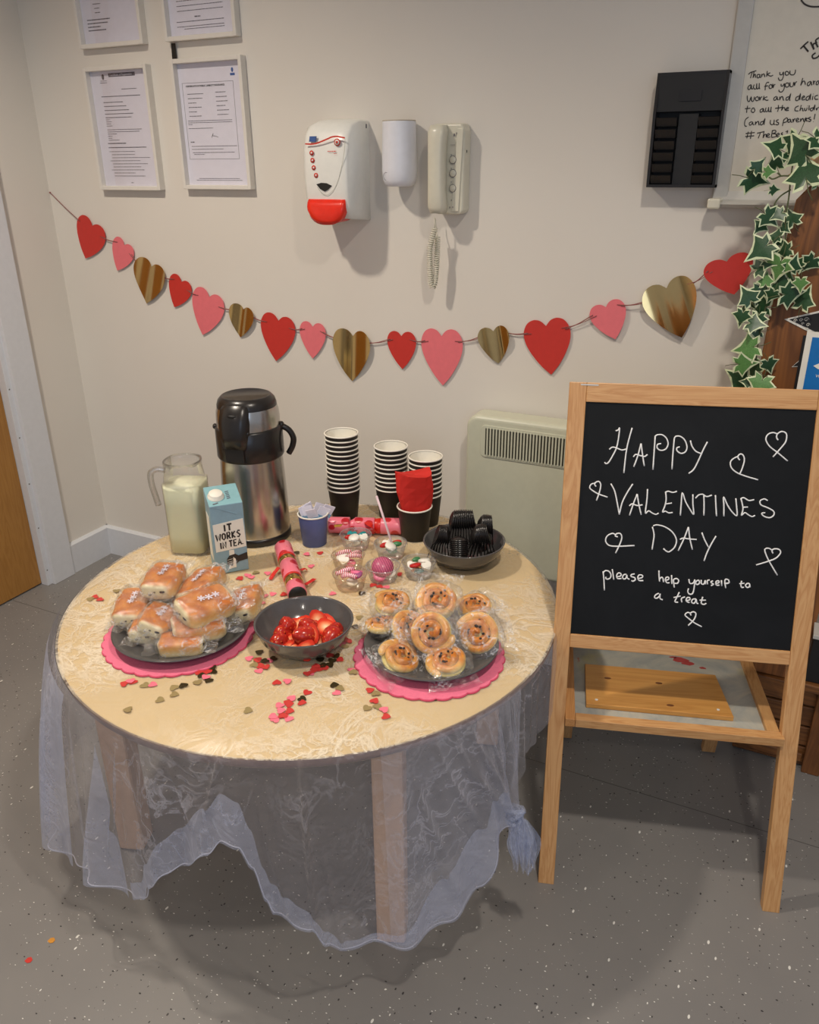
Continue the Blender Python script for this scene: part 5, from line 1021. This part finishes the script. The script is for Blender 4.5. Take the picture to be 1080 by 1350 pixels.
swirl_at(540, 829, 0.052, 'wrapped raisin swirl under cloudy film left of the front one', 0.7, 0.7, 3.0, 1.0)
swirl_at(570, 833, 0.068, 'wrapped raisin swirl standing at the centre front of the pile', 0.95, 0.05, 4.0, 1.08)
swirl_at(630, 837, 0.050, 'wrapped raisin swirl facing us at the right side of the plate', 0.85, -0.25, 0.6, 1.08)
swirl_at(526, 869, 0.028, 'wrapped raisin swirl lowest at the front left of the plate', 0.5, 0.9, 1.2, 1.02)
swirl_at(590, 874, 0.028, 'wrapped raisin swirl at the very front of the plate', 0.25, -0.3, 2.2, 1.0)

# ================================================================== CONFETTI
CF_ = '''121.6,790,g 128,785.8,r 134.6,789.3,r 154,777.5,g 143,845,r 146,841,p 166.7,902,r 171.9,895.7,p 177.6,897,r 188.7,902,g 198.6,901.7,p 243,904.8,d 231,908,g 226.8,914.7,g 260,897.6,g 266.5,892.4,d 267.8,886.7,r 273,885.4,r 263.9,887.2,r 273,890.6,p 276.9,895,d 280.2,887.2,d 278.7,878.9,d
344.3,860,d 335.2,869.8,g 331.3,868.5,p 343,870.3,r 352,869.8,d 354.6,873.2,p 363,867.2,d 340.4,877.6,r 349.5,877.6,r 340.4,882.8,p 333.9,878.4,g 365,901.7,r 376,898.9,p 327.4,757,p 331,759.6,p 337.8,755.7,g 350.7,756.3,p 313,762,r 319.6,762.2,r 389.6,729,d 371.5,783,r 357,783.5,p 345.6,796,p 349,784,p
407,730,p 424.4,729.4,r 412.5,746.7,p 436,782,p 478.6,782.8,d 493,772.5,r 500.5,774.4,r 508,775,p 529,757,r 476.4,814.7,g 470.8,825.8,d 459.7,842.5,r 458.3,846.7,r 457,850.8,g 452.8,850,p 425,869.7,d 420,870.3,d 436,865.6,r 441.7,863.3,d 445.8,868.3,r 439,869,d 429,875,d 423.6,875.8,d 432.8,877.8,d 416.7,880,r 422,880.6,r 426.4,880.6,r 411,884.2,r 405.6,886,r 408.3,889.7,p
461,884.2,p 474.4,884.2,p 465.3,887.8,g 479,886,p 407,911,r 441.7,905,d 451.4,906.4,g 441.7,912,p 484.7,910.6,r 495.8,916,g 492.2,925.8,r 486,931.4,g 495.8,933.3,g 504,937,p 575,919.4,d 505.7,944,r 395.6,920,d 370.9,927.8,p 382.3,922,p 382.3,927,r 394.8,926,r 378.5,936.6,r 367,937,p 374.7,941,r 363.3,943,p 382.3,945,p 372.8,945.7,r 360.6,950.6,p 378,929,r 323.8,935.9,g 172.2,935,g 207.8,922,g'''
cm = {}
nmc = {'r': ('red', 'c_red'), 'p': ('pink', 'c_pink'), 'g': ('dull gold', 'c_gold'), 'd': ('dark gold', 'c_dark')}
rc = random.Random(5); base = None
for i, tok in enumerate(CF_.split()):
    u, v, c = tok.split(','); p = tz(float(u), float(v), ZT + 0.0014 + 0.0004 * (i % 4))
    nm, mt = nmc[c]
    if c not in cm: o = MB().prism(heart_poly(0.0175, 0.0140), 0, 0.0003, plane='XY').build('heart_confetti', mt); cm[c] = o
    else: o = cm[c].copy(); COL.objects.link(o)
    o.location = (p.x, p.y, p.z); o.rotation_euler = (rc.uniform(-.06, .06), rc.uniform(-.06, .06), rc.uniform(0, 6.28))
    tag(o, 'tiny %s heart confetti scattered on the cream table' % nm, 'confetti', '%s heart confetti on the table' % nm)
for (u, v, mt, lb) in ((68, 1240, plain('orange_paper', (206, 140, 46), 0.6), 'small orange scrap on the floor at bottom left'), (38, 1266, plain('red_scrap', (206, 50, 40), 0.6), 'small red scrap on the floor at bottom left')):
    p = tz(u, v, 0.0005); o = MB().prism([(-.006, -.005), (.002, -.006), (.007, -.002), (.006, .004), (-.001, .007), (-.006, .003)], 0, 0.0006, plane='XY').build('paper_scrap', mt); o.location = p; tag(o, lb, 'scrap')

# ================================================================== EASEL
EO = Vector((2.0513, -0.82, 0)); ea, el = 0.293, 0.263; EWd, EL = 0.4945, 1.071
Ee = Vector((math.cos(ea), math.sin(ea), 0)); Eu = Vector((-math.sin(ea) * math.sin(el), math.cos(ea) * math.sin(el), math.cos(el))); En = Ee.cross(Eu)   # En points to the camera side
TE = Matrix(((Ee.x, -En.x, Eu.x, EO.x), (Ee.y, -En.y, Eu.y, EO.y), (Ee.z, -En.z, Eu.z, EO.z), (0, 0, 0, 1)))
t = thing('easel', EO, 'pine childrens easel chalkboard with Happy Valentines Day message and tray', 'easel')
def eloc(o): o.matrix_world = TE; o.parent = t; o.matrix_parent_inverse = Matrix.Translation(EO).inverted(); return o
lw_ = 0.0335; ld = 0.021
def leg_m(x):
    m = MB(); cut = ld * math.tan(el); m.add([(x, 0, 0), (x + lw_, 0, 0), (x + lw_, ld, -cut), (x, ld, -cut), (x, 0, EL), (x + lw_, 0, EL), (x + lw_, ld, EL), (x, ld, EL)], [(0, 3, 2, 1), (4, 5, 6, 7), (0, 1, 5, 4), (1, 2, 6, 5), (2, 3, 7, 6), (3, 0, 4, 7)]); return m
eloc(leg_m(0).build('front_leg', 'pine', bevel=0.0015)); eloc(leg_m(EWd - lw_).build('front_leg', 'pine', bevel=0.0015))
eloc(MB().box((lw_, 0, EL - 0.038), (EWd - lw_, ld, EL)).build('top_rail', 'pine_x', bevel=0.0015))
eloc(MB().box((lw_, 0, 0.532), (EWd - lw_, ld, 0.5605)).build('bottom_rail', 'pine_x', bevel=0.0015))
eloc(MB().box((lw_ - 0.004, 0.004, 0.556), (EWd - lw_ + 0.004, 0.010, EL - 0.036)).build('chalkboard_panel', 'board'))
def eh(u, v, off=0.0035): 
    p = hit(u, v, EO - En * off, En) - EO; return Vector((p.dot(Ee), 0.0034, p.dot(Eu)))
def chalk(name, crop, strokes, r=0.0014):
    m = MB(); ox, oy, sc = crop
    for st in strokes: m.tube(smooth_path([eh(ox + a / sc, oy + b / sc) for a, b in st], 4), r, 6)
    return eloc(m.build(name, 'chalk'))
cA = (780, 550, 6.75); cB = (920, 550, 6.75); cC = (770, 620, 6.75); cD = (900, 620, 6.75); cE = (780, 680, 6); cF = (780, 740, 9); cG = (880, 710, 6)
chalk('word_happy', cA, [[(215,122),(238,115),(250,98),(240,190),(222,275),(185,350),(150,405),(125,413),(118,400)],[(362,95),(335,190),(312,290),(298,400),(288,498)],[(158,288),(185,268),(225,275),(270,293),(318,282)],
 [(376,443),(410,350),(441,235)],[(441,235),(455,340),(470,436)],[(372,354),(395,332),(440,345),(475,350),(498,332)],
 [(567,170),(558,300),(547,468)],[(562,175),(585,158),(630,158),(668,190),(682,240),(660,285),(615,296),(585,275),(588,245),(620,235)],
 [(737,190),(725,320),(716,465)],[(735,195),(750,172),(790,172),(830,205),(850,265),(835,310),(795,323),(762,300),(760,275),(785,265)],
 [(880,208),(895,260),(930,305),(975,325)],[(1032,220),(995,290),(950,390),(910,465),(865,502)]])
chalk('word_valentines', cC, [[(240,120),(275,190),(300,310),(315,395)],[(435,122),(385,200),(340,290),(315,395)],[(406,402),(440,300),(474,212)],[(474,212),(490,310),(510,397)],[(404,318),(430,300),(475,315),(522,308)],
 [(567,168),(560,270),(547,382),(575,362),(610,382),(640,393),(665,382)],[(722,198),(750,188),(790,198),(828,188)],[(728,195),(732,260),(720,320),(700,372),(725,365),(755,380),(790,376)],[(728,300),(755,297),(782,292)],
 [(858,403),(866,300),(876,200),(905,280),(945,350),(978,394),(970,300),(970,215)]])
chalk('word_valentines', cD, [[(115,250),(145,220),(180,215),(215,235),(262,222)],[(190,225),(192,310),(190,403)],[(293,222),(297,310),(303,410)],[(368,410),(368,320),(366,238),(400,310),(440,370),(484,405),(482,330),(474,250)],
 [(515,255),(545,245),(590,270),(638,262)],[(520,252),(532,300),(538,350),(525,402),(555,378),(590,400),(620,413),(645,402)],[(538,330),(582,328)],[(758,270),(725,256),(690,275),(700,310),(760,335),(810,365),(812,400),(775,423),(725,410),(705,385),(735,378)]])
chalk('word_day', cE, [[(482,88),(495,150),(488,210),(479,268)],[(488,80),(520,73),(580,88),(640,130),(672,190),(660,245),(625,280),(600,285),(568,260)],[(686,277),(730,185),(767,90)],[(767,90),(778,180),(798,268)],[(700,188),(725,178),(780,185),(832,188)],[(873,133),(895,190),(925,250)],[(986,160),(950,220),(915,290),(890,358)]])
chalk('word_please', cF, [[(138,120),(148,230),(153,345)],[(140,135),(165,112),(205,120),(230,155),(225,195),(195,213),(170,205),(172,185)],[(247,95),(255,150),(264,218)],[(300,185),(345,175),(350,150),(320,140),(298,170),(310,205),(355,205)],[(415,155),(385,160),(368,190),(385,212),(410,200),(420,165),(425,200),(450,215)],[(512,150),(475,158),(470,180),(510,195),(520,220),(490,238),(475,228)],[(555,205),(600,195),(605,170),(570,162),(550,190),(565,228),(615,230)]])
chalk('word_help', cF, [[(800,110),(802,180),(808,242)],[(808,215),(830,190),(848,205),(855,248)],[(880,228),(915,215),(915,192),(890,190),(876,220),(895,255),(925,255)],[(950,165),(952,220),(954,270)],[(972,215),(976,260),(982,312)],[(975,215),(1010,205),(1035,230),(1020,262),(985,262)]])
chalk('word_yourself', cG, [[(170,322),(178,355),(205,352),(218,325)],[(218,325),(212,390),(200,435),(175,440),(162,420),(168,395)],[(238,332),(222,348),(235,365),(255,352),(248,332),(238,332)],[(268,328),(270,358),(290,360),(300,332),(302,362)],[(318,362),(316,335),(335,328)],[(362,335),(345,342),(350,352),(365,362),(345,374)],[(385,355),(408,350),(405,335),(385,342),(388,368),(412,370)],[(428,330),(430,376)],[(485,328),(462,322),(455,345),(462,392)],[(450,358),(480,352)],[(485,328),(488,350),(465,358)]])
chalk('word_to', cG, [[(588,335),(582,370),(590,388),(605,385)],[(570,358),(610,354)],[(632,355),(618,370),(630,388),(650,380),(648,358),(632,355)],[(650,360),(655,386)]])
chalk('word_a_treat', cF, [[(800,380),(760,400),(748,430),(775,440),(805,415),(815,385),(812,440),(845,458)]])
chalk('word_a_treat', cG, [[(95,425),(75,465),(60,500),(85,505)],[(50,468),(105,455)],[(115,505),(112,475),(140,462)],[(150,492),(178,485),(175,468),(155,470),(150,495),(175,508)],[(225,478),(200,482),(192,505),(215,512),(228,480),(232,510),(245,515)],[(280,462),(268,510),(290,522),(308,512)],[(255,488),(305,488)]])
chalk('drawn_heart', cB, [[(715,205),(702,180),(710,150),(750,128),(790,150),(785,215),(745,270),(670,355)],[(712,152),(670,138),(625,155),(607,200),(640,260),(710,315),(800,390)]])
chalk('drawn_heart', cB, [[(375,382),(360,365),(362,342),(385,328),(408,345),(415,390),(395,460),(372,512)],[(358,350),(320,368),(292,400),(300,450),(350,495),(440,530),(537,558)]])
chalk('drawn_heart', cC, [[(108,145),(95,125),(110,105),(135,102),(150,130),(140,190),(112,270)],[(98,115),(65,125),(52,155),(75,180),(130,212),(210,240)]])
chalk('drawn_heart', cE, [[(208,168),(188,160),(200,142),(228,142),(240,175),(222,230),(190,296)],[(188,150),(165,140),(125,160),(112,200),(140,235),(210,242),(340,236)]])
chalk('drawn_heart', cG, [[(835,118),(828,95),(850,82),(885,88),(895,115),(860,155),(800,180),(702,210)],[(828,92),(800,77),(772,85),(778,120),(805,180),(870,290)]])
chalk('drawn_heart', cG, [[(188,608),(182,592),(205,580),(226,595),(215,635),(190,665),(165,688)],[(182,592),(160,585),(140,605),(165,630),(215,668),(272,698)]])
# tray: runs back level from the front legs
tray_z = 0.372; dep = Vector((-Ee.y, Ee.x, 0))
fo = EO + Eu * (tray_z / Eu.z)
TT = Matrix(((Ee.x, dep.x, 0, fo.x), (Ee.y, dep.y, 0, fo.y), (0, 0, 1, tray_z), (0, 0, 0, 1)))
def tloc(o): o.matrix_world = TT; o.parent = t; o.matrix_parent_inverse = Matrix.Translation(EO).inverted(); return o
tloc(MB().box((0.055, -0.012, -0.019), (0.465, 0.012, 0.0)).build('tray_front_rail', 'pine_x', bevel=0.001))
tloc(MB().box((0.034, -0.012, -0.019), (0.0545, 0.36, 0.0)).build('tray_side_rail', wood('pine_side_rail', (206, 150, 92), (176, 116, 62), 'Y', 1.0), bevel=0.001))
tloc(MB().box((0.436, 0.0125, -0.019), (0.460, 0.36, 0.0)).build('tray_side_rail', wood('pine_side_rail_right', (206, 160, 104), (180, 124, 70), 'Y', 1.0), bevel=0.001))
tloc(MB().box((0.054, 0.010, -0.017), (0.437, 0.40, -0.010)).build('tray_panel', 'painty'))
bo = thing('wooden_board', None, 'knotty pine board lying in the easel tray', 'board', T=TT @ Matrix.Translation((0.078, 0.045, -0.0095)))
MB().prism([(0.0, 0.0), (0.300, 0.0), (0.288, 0.150), (0.002, 0.150)], 0, 0.011, plane='XY').build('board_half', 'plank', bo, bevel=0.001)
m = MB()
for (x, y) in ((0.05, 0.10), (0.16, 0.098), (0.175, 0.02)): m.ell((x, y, 0.0112), (0.008, 0.004, 0.0005), 12, 5)
m.build('knot_mark', plain('wood_knot', (120, 70, 30), 0.5), bo)
m = MB()
for (x, y) in ((0.022, 0.016), (0.272, 0.02)): m.ell((x, y, 0.0115), (0.0035, 0.0035, 0.001), 10, 5)
m.build('peg_head', 'cup_white', bo)
m = MB(); rp = random.Random(6)
for (x, y, r_) in ((0.30, 0.262, 0.014), (0.315, 0.250, 0.010), (0.285, 0.270, 0.006), (0.345, 0.235, 0.006), (0.268, 0.285, 0.004), (0.36, 0.20, 0.004)):
    m.prism([(x + r_ * rp.uniform(.5, 1.1) * 1.6 * math.cos(a), y + r_ * rp.uniform(.4, 1.0) * math.sin(a)) for a in [k * PI / 5 for k in range(10)]], -0.0101, -0.0097, plane='XY')
sp_ = m.build('paint_stain', 'stain'); tloc(sp_); sp_['kind'] = 'stuff'
# rear legs, hinged near the top
topb = EO + Eu * (EL - 0.03) - En * ld
for x in (0.045, EWd - 0.080):
    a = topb + Ee * x; f = Vector((EO.x, EO.y, 0)) + Ee * x + dep * 0.50; f.z = 0
    d = (f - a); Lh = d.length; yv = d.normalized(); xv = Ee; zv = xv.cross(yv)
    T_ = Matrix(((xv.x, zv.x, -yv.x, f.x), (xv.y, zv.y, -yv.y, f.y), (xv.z, zv.z, -yv.z, f.z + 0.003), (0, 0, 0, 1)))
    o = MB().box((0, -0.010, 0.003), (0.033, 0.010, Lh - 0.03)).build('rear_leg', 'pine', bevel=0.0015); o.matrix_world = T_; o.parent = t; o.matrix_parent_inverse = Matrix.Translation(EO).inverted()
o = MB().box((0.03, ld, EL - 0.06), (EWd - 0.03, ld + 0.02, EL - 0.03)).build('hinge_rail', 'pine_x'); eloc(o)
MBh = MB(); MBh.box((lw_ - 0.012, -0.0008, EL - 0.006), (lw_ + 0.022, 0.001, EL - 0.0035)); eloc(MBh.build('hinge_strip', 'alu'))

# ================================================================== BROWN DISPLAY STAND AND IVY
PY = -0.165
t = thing('wooden_stand', (2.30, PY, 0), 'dark stained wooden display stand at the right edge behind the easel', 'stand')
X0 = 0.0
poly = [(0.004, 0.24), (-0.006, 0.62), (-0.002, 0.80), (-0.012, 0.98), (-0.008, 1.12), (-0.002, 1.25), (0.006, 1.355), (0.03, 1.385), (0.055, 1.375), (0.075, 1.355), (0.10, 1.375), (0.16, 1.40), (0.5, 1.41), (0.5, 0.70), (0.215, 0.60), (0.20, 0.24)]
MB().prism(poly, 0.0, 0.022, plane='XZ').build('back_board', 'dark_wood', t, bevel=0.003)
for k in range(4):
    MB().box((0.075, -0.01, 0.004 + 0.06 * k), (0.5, 0.012, 0.058 + 0.06 * k)).build('plank', 'dark_wood2', t, bevel=0.002)
MB().box((0.243, -0.035, 0.0), (0.285, -0.012, 0.262)).build('side_post', 'dark_wood', t, bevel=0.003)
MB().box((0.20, -0.075, 0.262), (0.5, 0.02, 0.284)).build('shelf', 'dark_wood2', t, bevel=0.003)
MB().box((0.085, -0.022, 0.02), (0.24, -0.012, 0.045)).build('shelf', 'dark_wood2', t, bevel=0.003)
MB().ell((0.045, -0.001, 0.80), (0.006, 0.003, 0.008), 12, 6).build('screw_cap', 'plas_grey', t)
o = MB().prism([(0, 0), (0.03, 0.02), (0.055, 0.055), (0.5, 0.10), (0.5, 0.0)], 0.0, 0.02, plane='XZ').build('corner_board', 'tan', t); o.location = (-0.02, 0.03, 1.40)
MB().tube([(0.045, -0.002, 0.80), (0.045, -0.004, 0.80)], 0.004, 8).build('screw', 'plas_grey', t)
o = MB().box((0, 0, 0), (0.25, 0.06, 0.125)).box((-0.002, -0.003, 0.118), (0.252, 0.062, 0.128), 1).build('storage_box', ['blk_matt', 'alu'], bevel=0.001); o.location = (2.505, PY - 0.062, 0.285); tag(o, 'black box with pale lid edge on the wooden stand, right of the easel', 'box')
o.parent = None
# poster
a = wy(1064.5, 437, PY - 0.007); t = thing('poster', (a.x, PY - 0.004, 0.90), 'blue and white notice with white border pinned to the wooden stand', 'poster')
TP = Matrix.Rotation(0, 4, 'Y'); z1 = a.z - 0.90
MB().box((-0.006, 0.0, 0.0), (0.2, 0.004, z1 - 0.01)).build('dark_backing', 'blk_matt', t)
MB().box((0, -0.0035, 0.0), (0.2, 0.0, z1)).build('white_border', 'cup_white', t)
MB().box((0.012, -0.0045, 0.0), (0.2, -0.0035, z1 - 0.011)).build('blue_field', 'poster_blue', t)
MB().prism(rrect(0.2, 0.10, 0.008, 3, 0.026, -0.03), -0.0055, -0.0045, plane='XZ').build('white_box', 'cup_white', t)
text_obj('heading', 'NEWS', 0.021, Matrix.Translation((0.030, -0.0055, z1 - 0.052)) @ UP, 'tan', t)
m = MB(); m.prism([(0.024, z1 - 0.071), (0.034, z1 - 0.065), (0.046, z1 - 0.066), (0.056, z1 - 0.071), (0.046, z1 - 0.077), (0.034, z1 - 0.077)], -0.0055, -0.0045, plane='XZ'); m.build('fish_shape', 'cup_white', t)
text_obj('subheading', 'Weekly', 0.009, Matrix.Translation((0.032, -0.0055, z1 - 0.095)) @ UP, 'cup_white', t)
# bunting pennants
def pennant(pts, label):
    P = [wy(u, v, PY - 0.002) for u, v in pts]; c = P[0]; t_ = thing('pennant', (c.x, PY - 0.0012, c.z), label, 'pennant')
    pl = [(p.x - c.x, p.z - c.z) for p in P]; cen = (sum(p[0] for p in pl) / len(pl), sum(p[1] for p in pl) / len(pl))
    MB().prism(pl, -0.0008, 0.0008, plane='XZ').build('white_edging', 'cup_white', t_)
    MB().prism([(cen[0] + (x - cen[0]) * 0.86, cen[1] + (z - cen[1]) * 0.80) for x, z in pl], -0.0018, -0.0008, plane='XZ').build('black_field', 'blk_matt', t_); return t_, cen
t, cen = pennant([(1034, 421), (1130, 398), (1085, 447)], 'black bunting pennant with white scroll edging on the wooden stand')
m = MB()
for (x, z, r_) in ((0.022, -0.001, 0.004), (0.033, 0.001, 0.004), (0.043, 0.003, 0.005), (0.048, -0.008, 0.004), (0.047, -0.017, 0.0035), (0.037, -0.006, 0.003)):
    m.tube([(x + r_ * (1 - k / 14) * math.cos(k * .7), -0.0022, z + r_ * (1 - k / 14) * math.sin(k * .7)) for k in range(12)], 0.0006, 4)
m.build('scroll_print', 'cup_white', t)
pennant([(1044, 484), (1062, 468), (1062, 483)], 'small tip of a second black pennant beside the blue notice')

# ivy
LF = [(0, -0.10), (0.10, -0.28), (0.32, -0.30), (0.26, -0.12), (0.50, 0.02), (0.34, 0.12), (0.24, 0.22), (0.12, 0.40), (0.0, 0.66)]
LF = LF + [(-a, b) for a, b in LF[-2:0:-1]]
def leaf(mat):
    m = MB(); n = len(LF); cz = 0.05
    def P(a, b, k, up): x = a * k; y = cz + (b - cz) * k; return (x, -up - 0.10 * abs(x) + 0.08 * (y * y), y)
    out = [P(a, b, 1.0, 0) for a, b in LF]; inn = [P(a, b, 0.84 if abs(a) > 0.2 or b > 0.5 else 0.74, 0.012) for a, b in LF]; vs = out + inn + [(0, -0.02, cz)]
    fs = [(i, (i + 1) % n, n + (i + 1) % n, n + i) for i in range(n)]; m.add(vs, fs, 0, False); m.add(inn + [(0, -0.02, cz)], [(i, (i + 1) % n, n) for i in range(n)], 1, True)
    m.tube([(0, -0.012, -0.05), (0.0, 0.02, -0.35), (0.05, 0.10, -0.55)], 0.012, 5, mi=2); return m
t = thing('ivy_garland', (2.29, PY - 0.03, 0.95), 'variegated ivy garland climbing the edge of the wooden stand', 'ivy')
TI = Matrix.Translation((2.29, PY - 0.03, 0.95)).inverted()
IV = '''990,235.5,34 997,221,20 1011.5,226.6,16 1024,216.6,24 1025,196,28 1049,186,32 1060.6,201.5,42 1063,233,44 1035.5,208,15 1077,184,30 1078,240,22 1018.5,250.6,14 1011.5,284.5,28 1004,297,20 1029,282,20 1045.5,291,24 1025,312,20 1007.8,326,36 1028,321,15 1038,330,24 1070,343.7,26 1001,354,26 1029,348,34 1019,341,22 1053,349.6,22 1026,361.5,20 1028,373,30 1056,372,20 1002,384,28 1038,388,34 1059,398.6,30 988,394,28 1019,386.7,20 1007,404.5,30 979,415,24 983,409,16 999.6,419,24 992,426.7,26 999.6,437,22 990.8,458,36 992,474,20 996.7,487.5,26 977.4,480,30 1013,478.6,24 1004,504,34 977.4,501,34 988,504,18 1044,352,24 1033,300,16 1012,345,20 1035,365,24 1010,372,20'''
ri = random.Random(17); l1 = leaf(0).build('leaf', ['leaf_c', 'leaf_g', 'stem']); l2 = leaf(0).build('leaf', ['leaf_c', 'leaf_g2', 'stem']); used = [0, 0]
for i, tok in enumerate(IV.split()):
    u, v, s = (float(x) for x in tok.split(',')); y = PY - 0.022 - 0.028 * ((i * 7) % 5) / 4; p = wy(u, v, y); k = 1 if ri.random() < 0.25 else 0; src = (l1, l2)[k]
    if not used[k]: o = src; used[k] = 1
    else: o = src.copy(); COL.objects.link(o)
    o.parent = t; sc = s * 0.00198
    o.matrix_world = Matrix.Translation(p) @ Matrix.Rotation(ri.uniform(-.6, .6), 4, 'Z') @ Matrix.Rotation(ri.uniform(-.5, .3), 4, 'X') @ Matrix.Rotation(ri.uniform(0, 6.28), 4, 'Y') @ Matrix.Scale(sc, 4)
    o.matrix_parent_inverse = Matrix.Identity(4); o.matrix_basis = TI @ o.matrix_world if False else o.matrix_basis
m = MB()
for path in ([(1042, 240), (1040, 262), (1036, 285), (1036, 310), (1032, 340), (1024, 375), (1010, 405), (1003, 435), (998, 465), (994, 510)], [(1043, 250), (1030, 258), (1022, 268), (1020, 280)], [(1043, 232), (1030, 232), (1018, 236), (1008, 228), (996, 230)], [(1030, 232), (1025, 228)], [(1042, 240), (1046, 215), (1055, 195), (1078, 180)], [(1020, 384), (1000, 395), (985, 405)], [(1040, 345), (1055, 350), (1068, 345)], [(998, 465), (985, 480), (977, 495)]):
    m.tube(smooth_path([TI @ wy(u, v, PY - 0.03) for u, v in path], 4), 0.0016, 6)
m.build('vine_stem', 'stem', t)
for o in [c for c in bpy.data.objects if c.parent == t and c.name.startswith('leaf')]:
    W = o.matrix_basis.copy(); o.matrix_parent_inverse = TI; 

# ================================================================== SUB-PARTS
def base(o): return o.name.split('.')[0]
NEST = {'bun': ('chocolate_filling',), 'spiral_dough': ('raisins',), 'clear_wrapper': ('printed_mark',), 'printed_sheet': ('printed_text', 'title_bar', 'title', 'emblem', 'emblem_caption', 'signature'),
 'housing': ('red_swoosh', 'blue_logo', 'icon', 'drop_icon', 'small_print', 'level_window', 'panel_seam', 'key_slot'), 'spout_hood': ('hood_vent', 'front_panel'), 'collar': ('lock_knob', 'handle_pivot'), 'button_strip': ('button', 'printed_marks'),
 'writing_surface': ('handwritten_line', 'handwritten_scrawl'), 'blue_field': ('heading', 'subheading', 'fish_shape', 'white_box'), 'label_panel': ('lettering',), 'card_box': ('screw_cap', 'folded_flap', 'stick_print', 'hand_print', 'finger_lines', 'top_print', 'side_panel'),
 'chalkboard_panel': ('word_happy', 'word_valentines', 'word_day', 'word_please', 'word_help', 'word_yourself', 'word_to', 'word_a_treat', 'drawn_heart'), 'vent_surround': ('vent_opening', 'vent_slat'), 'board_half': ('knot_mark', 'peg_head'),
 'black_field': ('scroll_print',), 'door_leaf': ('screw', 'door_handle'), 'header_panel': ('label_clip',), 'knot': ('knot_tail',), 'skirt': ('folded_hem', 'overlapping_fold', 'gathered_fold', 'hem_edge')}
kids = {}
for o in bpy.data.objects:
    if o.parent is not None and o.parent.parent is None: kids.setdefault(o.parent.name, []).append(o)
for nm, L in kids.items():
    for p in L:
        for c in L:
            if c is not p and c.parent is not None and c.parent.name == nm and base(c) in NEST.get(base(p), ()):
                inv = (p.matrix_parent_inverse @ p.matrix_basis).inverted(); pi = c.matrix_parent_inverse.copy(); c.parent = p; c.matrix_parent_inverse = inv @ pi
